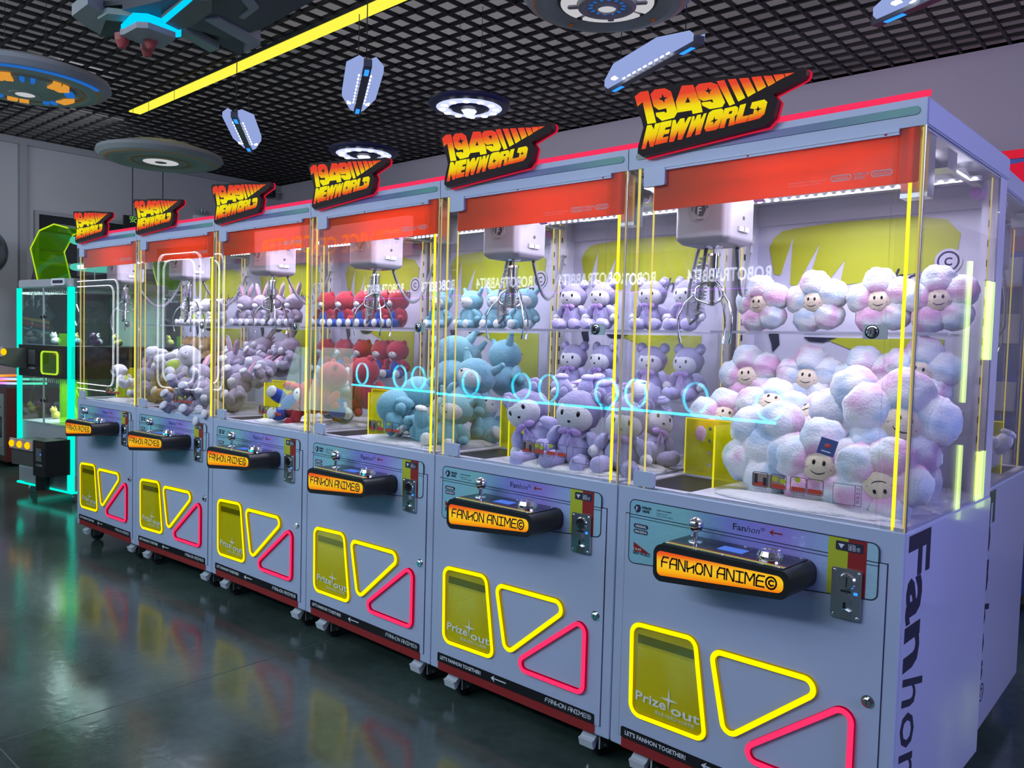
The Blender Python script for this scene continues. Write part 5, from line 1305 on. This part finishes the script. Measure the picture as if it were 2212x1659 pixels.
    MB().cyl((0.45, 0.40, 1.80), (0.45, 0.40, 2.16), 0.006, 8).cyl((0.95, 0.40, 1.80), (0.95, 0.40, 2.16), 0.006, 8).obj('ring_support', chrome, r)
    for x in (0.08, W2 - 0.08):
        for y in (0.08, D2 - 0.08): MB().cyl((x - 0.015, y, 0.035), (x + 0.015, y, 0.035), 0.035, 14).box(x - 0.03, x + 0.03, y - 0.02, y + 0.02, 0.06, 0.10).obj('caster', steel, r)
    return r
tm = build_teal()
tm.location = (-1.99, 0.27, 0); tm.rotation_euler = (0, 0, R(9))
tag(tm, 'two tier prize machine edged in teal neon, left of the claw machine row', 'prize machine', 'teal neon two tier prize machines')
tm2 = copy_tree(tm); tm2.location = (-2.35, 1.45, 0); tm2.rotation_euler = (0, 0, R(9))
tag(tm2, 'second two tier machine seen through the glass of the far left claw machine', 'prize machine', 'teal neon two tier prize machines')
# small toys inside both tiers
toycols = [('white_toy', f_wh), ('yellow_toy', fur('yellow_plush', (0.75, 0.62, 0.12))), ('plum_toy', fur('plum_plush', (0.25, 0.10, 0.25))), ('blue_toy', fur('sky_plush', (0.25, 0.5, 0.7)))]
TP = []
for nm_, m_ in toycols:
    t_ = empty('small_toy')
    MB().ell((0, 0, 0.032), (0.042, 0.036, 0.034), seg=14, ring=10, fluff=0.08).obj('body', m_, t_)
    MB().ell((0, -0.02, 0.075), (0.030, 0.028, 0.027), seg=14, ring=10, fluff=0.05).obj('head', m_, t_)
    b = MB()
    for s_ in (-1, 1): b.ell((s_ * 0.022, -0.018, 0.100), (0.010, 0.006, 0.010), seg=8, ring=6)
    b.obj('ears', m_, t_)
    TP.append((t_, nm_))
seen = set(); cnt = 0
for mi_, mch in enumerate((tm, tm2)):
    Mm = Matrix.Translation(mch.location) @ Matrix.Rotation(R(9), 4, 'Z')
    for tier, z in (('upper', 1.262), ('lower', 0.622)):
        for i in range(7):
            j = (i + mi_ + (tier == 'lower')) % 4
            t_, nm_ = TP[j]
            if j in seen: t_ = copy_tree(t_)
            seen.add(j)
            t_.location = Mm @ Vector((0.12 + 0.10 * i, 0.25 + 0.13 * (i % 3), z)); t_.rotation_euler = (0, 0, random.uniform(-1, 1))
            where = 'left' if i < 2 else 'middle' if i < 5 else 'right'
            tag(t_, f"small {nm_.replace('_toy', '')} toy in the {tier} tier of the {'front' if mi_ == 0 else 'rear'} teal machine", 'plush toy', f"toys in the {tier} tier of the {'front' if mi_ == 0 else 'rear'} teal machine")

# arcade cabinet at the far left
ac = empty('arcade_cabinet', (-4.25, 0.60, 0), R(0))
MB().box(0, 0.85, 0, 0.75, 0.06, 0.80).obj('body', pm('dark_red_cabinet', (0.10, 0.012, 0.012), 0.3), ac)
pn = MB().box(0.06, 0.79, -0.008, 0.0, 0.12, 0.74).obj('front_panel', pm('iridescent_cabinet_panel', (0.42, 0.48, 0.42), 0.12, metal=0.6, noise_amt=0.35, noise_scale=4), ac)
b = MB()
for P in ([(0.10, 0.66), (0.30, 0.66), (0.36, 0.60), (0.70, 0.60)], [(0.12, 0.20), (0.12, 0.45), (0.20, 0.52), (0.20, 0.60)], [(0.45, 0.14), (0.45, 0.30), (0.72, 0.30), (0.72, 0.50), (0.38, 0.50), (0.38, 0.22)]):
    b.tube([(x, -0.010, z) for x, z in P], 0.007, 4)
b.obj('panel_lines', darkprint, pn)
for z, c_ in ((0.84, (0.9, 0.1, 0.5)), (0.885, (0.1, 0.2, 1.0))):
    P = [(0.425 + 0.42 * math.cos(R(a)), 0.37 - 0.42 * abs(math.sin(R(a))), z) for a in range(0, 181, 12)]
    MB().tube(P, 0.012, 8).obj('rainbow_tube', ramp_mat('rainbow_glow_%d' % int(z * 100), 'X', 0.0, 0.85, [(0.0, (1, 0.1, 0.02)), (0.25, (0.1, 0.9, 0.1)), (0.5, (0.05, 0.25, 1.0)), (0.75, (0.7, 0.1, 0.9)), (1.0, (0.1, 0.9, 0.5))], emit=1.6), ac)
MB().box(0.02, 0.83, 0.02, 0.70, 0.80, 0.83).box(0.05, 0.80, 0.45, 0.70, 0.83, 1.30).obj('upper_body', pm('cabinet_dark_grey', (0.06, 0.065, 0.08), 0.4), ac)
mq = MB().prism([(0.0, 1.28), (0.86, 1.20), (0.90, 1.36), (0.80, 1.46), (0.92, 1.52), (0.70, 1.66), (0.84, 1.74), (0.62, 1.80), (0.60, 1.95), (0.44, 1.84), (0.36, 2.0), (0.22, 1.80), (0.06, 1.88), (0.10, 1.62), (-0.02, 1.52)], 0.40, 0.43).obj('marquee', pm('jagged_dark_marquee', (0.05, 0.055, 0.06), 0.35, noise_amt=0.5, noise_scale=9), ac)
b = MB()
for i, (z, w) in enumerate(((1.50, 0.03), (1.45, 0.03), (1.40, 0.018))):
    b.prism([(0.06, z), (0.84, z - 0.05), (0.84, z - 0.05 + w), (0.06, z + w)], 0.392, 0.40, mi=i)
b.obj('marquee_bands', [pm('marquee_amber', (0.60, 0.30, 0.05), 0.4), pm('marquee_red', (0.45, 0.06, 0.03), 0.4), pm('marquee_blue', (0.15, 0.40, 0.50), 0.4)], mq)
b = MB()
for x, z in ((0.15, 1.62), (0.32, 1.70), (0.50, 1.62), (0.66, 1.55), (0.28, 1.35), (0.60, 1.30)):
    b.prism([(x, z), (x + 0.10, z + 0.03), (x + 0.06, z + 0.06), (x + 0.14, z + 0.10), (x + 0.02, z + 0.07)], 0.392, 0.40)
b.obj('marquee_shards', pm('pale_marquee_print', (0.42, 0.42, 0.48), 0.4), mq)
b = MB().prism(rrect(0.20, 1.12, 0.86, 1.24, 0.02), 0.38, 0.40)
b.obj('score_panel', em('score_panel_blue', (0.10, 0.20, 0.55), 0.6), mq)
tag(ac, 'arcade cabinet with rainbow light tubes and jagged marquee at the left edge', 'arcade machine')
hm = empty('helmet_ornament', (-3.98, 0.55, 2.02))
MB().ell((0, 0, 0.16), (0.22, 0.24, 0.26), seg=28, ring=18).obj('dome', pm('dark_silver', (0.30, 0.32, 0.34), 0.25, metal=0.8), hm)
MB().ell((0.10, -0.12, 0.02), (0.16, 0.14, 0.12), seg=20, ring=12).obj('visor', pm('maroon_visor', (0.16, 0.02, 0.03), 0.3), hm)
MB().cyl((0, 0, -0.5), (0, 0, 0.0), 0.04, 12).obj('mount', sdk, hm)
tag(hm, 'silver dome shaped ornament with maroon visor above the marquee, left edge', 'ornament')

# ------------------------------------------------------------------ machines around that show in the glass
def game_cabinet(x0, label):
    r = empty('opposite_cabinet', (x0, -3.0, 0))
    MB().box(0.01, 0.93, -0.70, 0.0, 0.05, 2.10).obj('body', pm('opposite_cabinet_black', (0.03, 0.03, 0.04), 0.4), r)
    MB().box(0.02, 0.92, 0.0, 0.008, 1.80, 1.808).obj('purple_line', em('purple_line_light', (0.45, 0.05, 0.9), 5.0), r)
    b = MB(); vs, fs = text_mesh('ROBOTRABBIT4', 1.0, 0.02); u0 = min(v[0] for v in vs); u1 = max(v[0] for v in vs)
    b.add([(0.86 - (u - u0) / (u1 - u0) * 0.66, 0.006, 1.86 + v * 0.13) for u, v in vs], fs)
    b.obj('lit_lettering', em('lit_white_lettering', (0.8, 0.85, 1.0), 8.0), r)
    tag(r, label, 'game cabinet', 'dark game cabinets with lit lettering across the aisle')
    return r
for i, x0 in enumerate((-1.50, -0.56, 0.38, 1.32, 2.26)):
    cbx = game_cabinet(x0, 'dark game cabinet with lit lettering across the aisle, mirrored in the glass')
    MB().box(-0.0, 0.94, 0.0, 0.008, 0.885, 0.905).obj('cyan_line', led_c, cbx)
    for rx in (-1.31, -0.67, -0.38, 0.54, 1.15, 1.45, 2.03, 2.57, 3.15):
        if x0 - 0.001 <= rx < x0 + 0.94:
            P = [(rx - x0 + 0.10 * math.cos(a * PI / 16), 1.02 + 0.11 * math.sin(a * PI / 16)) for a in range(32)]
            MB().band(P, 0.013, 0.0, 0.012, side=0).obj('cyan_ring', led_c, cbx)
ss = empty('service_counter_sign', (-0.60, -3.0, 2.28))
MB().box(-2.4, 0.0, -0.06, 0.0, -0.06, 0.34).obj('light_box', em('pink_light_box', (0.75, 0.22, 0.26), 2.0), ss)
b = MB(); vs, fs = text_mesh('SERVICE CENTER', 1.0, 0.01); u0 = min(v[0] for v in vs); u1 = max(v[0] for v in vs)
b.add([(-0.12 - (u - u0) / (u1 - u0) * 2.15, 0.004, 0.04 + v * 0.27) for u, v in vs], fs)
b.obj('orange_lettering', em('orange_lettering_light', (0.9, 0.20, 0.03), 4.0), ss)
tag(ss, 'pink light box reading SERVICE CENTER across the aisle, seen mirrored in glass', 'sign')
for i, (x0, x1, z0, z1) in enumerate(((-2.62, -1.60, 0.85, 1.85), (-0.80, -0.20, 0.95, 2.02))):
    kq = empty('led_kiosk', ((x0 + x1) / 2, -1.05, 0)); hw = (x1 - x0) / 2
    MB().box(-hw - 0.03, hw + 0.03, -0.12, 0.0, 0.0, z1 + 0.05).obj('body', pm('kiosk_dark_%d' % i, (0.04, 0.04, 0.045), 0.4), kq)
    b = MB()
    for j in range(2): b.band(rrect(-hw + 0.08 * j, z0 + 0.05 * j, hw - 0.08 * j, z1 - 0.05 * j, 0.08), 0.007, 0.004, -0.004, side=0)
    b.obj('led_outline', em('kiosk_white_led_%d' % i, (0.9, 0.93, 1.0), 7.0), kq)
    tag(kq, ['dark kiosk outlined in white leds, mirrored in the far left machine', 'dark kiosk outlined in white leds, mirrored in the second machine'][i], 'kiosk')
yc = empty('tube_light_cabinet', (5.78, 2.50, 0))
MB().box(0.0, 0.7, 0.0, 1.15, 0.06, 2.05).obj('body', pm('tube_cabinet_violet', (0.20, 0.16, 0.34), 0.3), yc)
b = MB()
for y, za, zb, zc, zd in ((0.17, 1.13, 1.88, 0.50, 0.90), (0.50, 1.36, 1.80, 0.52, 0.84), (0.58, 1.36, 1.80, 0.52, 0.84), (0.84, 1.36, 1.80, 0.52, 0.84)):
    b.box(-0.012, 0.0, y, y + 0.03, za, zb).box(-0.012, 0.0, y, y + 0.03, zc, zd)
b.obj('light_tubes', led_yg, yc)
MB().box(-0.01, 0.0, 0.2, 1.0, 0.95, 1.08).obj('console', black, yc)
tag(yc, 'violet cabinet with yellow green light tubes, mirrored in the side glass', 'prize machine')
vc = empty('capsule_cabinet', (3.95, 2.75, 0))
MB().box(0, 0.93, 0, 0.6, 0.05, 2.40).obj('body', pm('cabinet_blue', (0.05, 0.12, 0.50), 0.4), vc)
MB().box(-0.01, 0.95, -0.02, 0.62, 2.40, 2.44).obj('red_top', em('red_top_light', (0.8, 0.02, 0.05), 0.8), vc)
MB().box(0.02, 0.91, -0.012, 0.0, 1.92, 2.10).obj('red_band', pm('cabinet_red_band', (0.35, 0.06, 0.08), 0.4), vc)
b = MB()
for x in (0.06, 0.30, 0.54, 0.78):
    for z in (0.4, 0.75, 1.10, 1.45, 1.74): b.box(x, x + 0.13, -0.03, 0.0, z, z + 0.15)
b.obj('prize_boxes', white, vc)
MB().box(0.0, 0.93, -0.04, -0.03, 0.3, 1.75).obj('front_glass', glass, vc)
tag(vc, 'blue cabinet with red lit top behind the nearest machine, far right', 'prize machine')
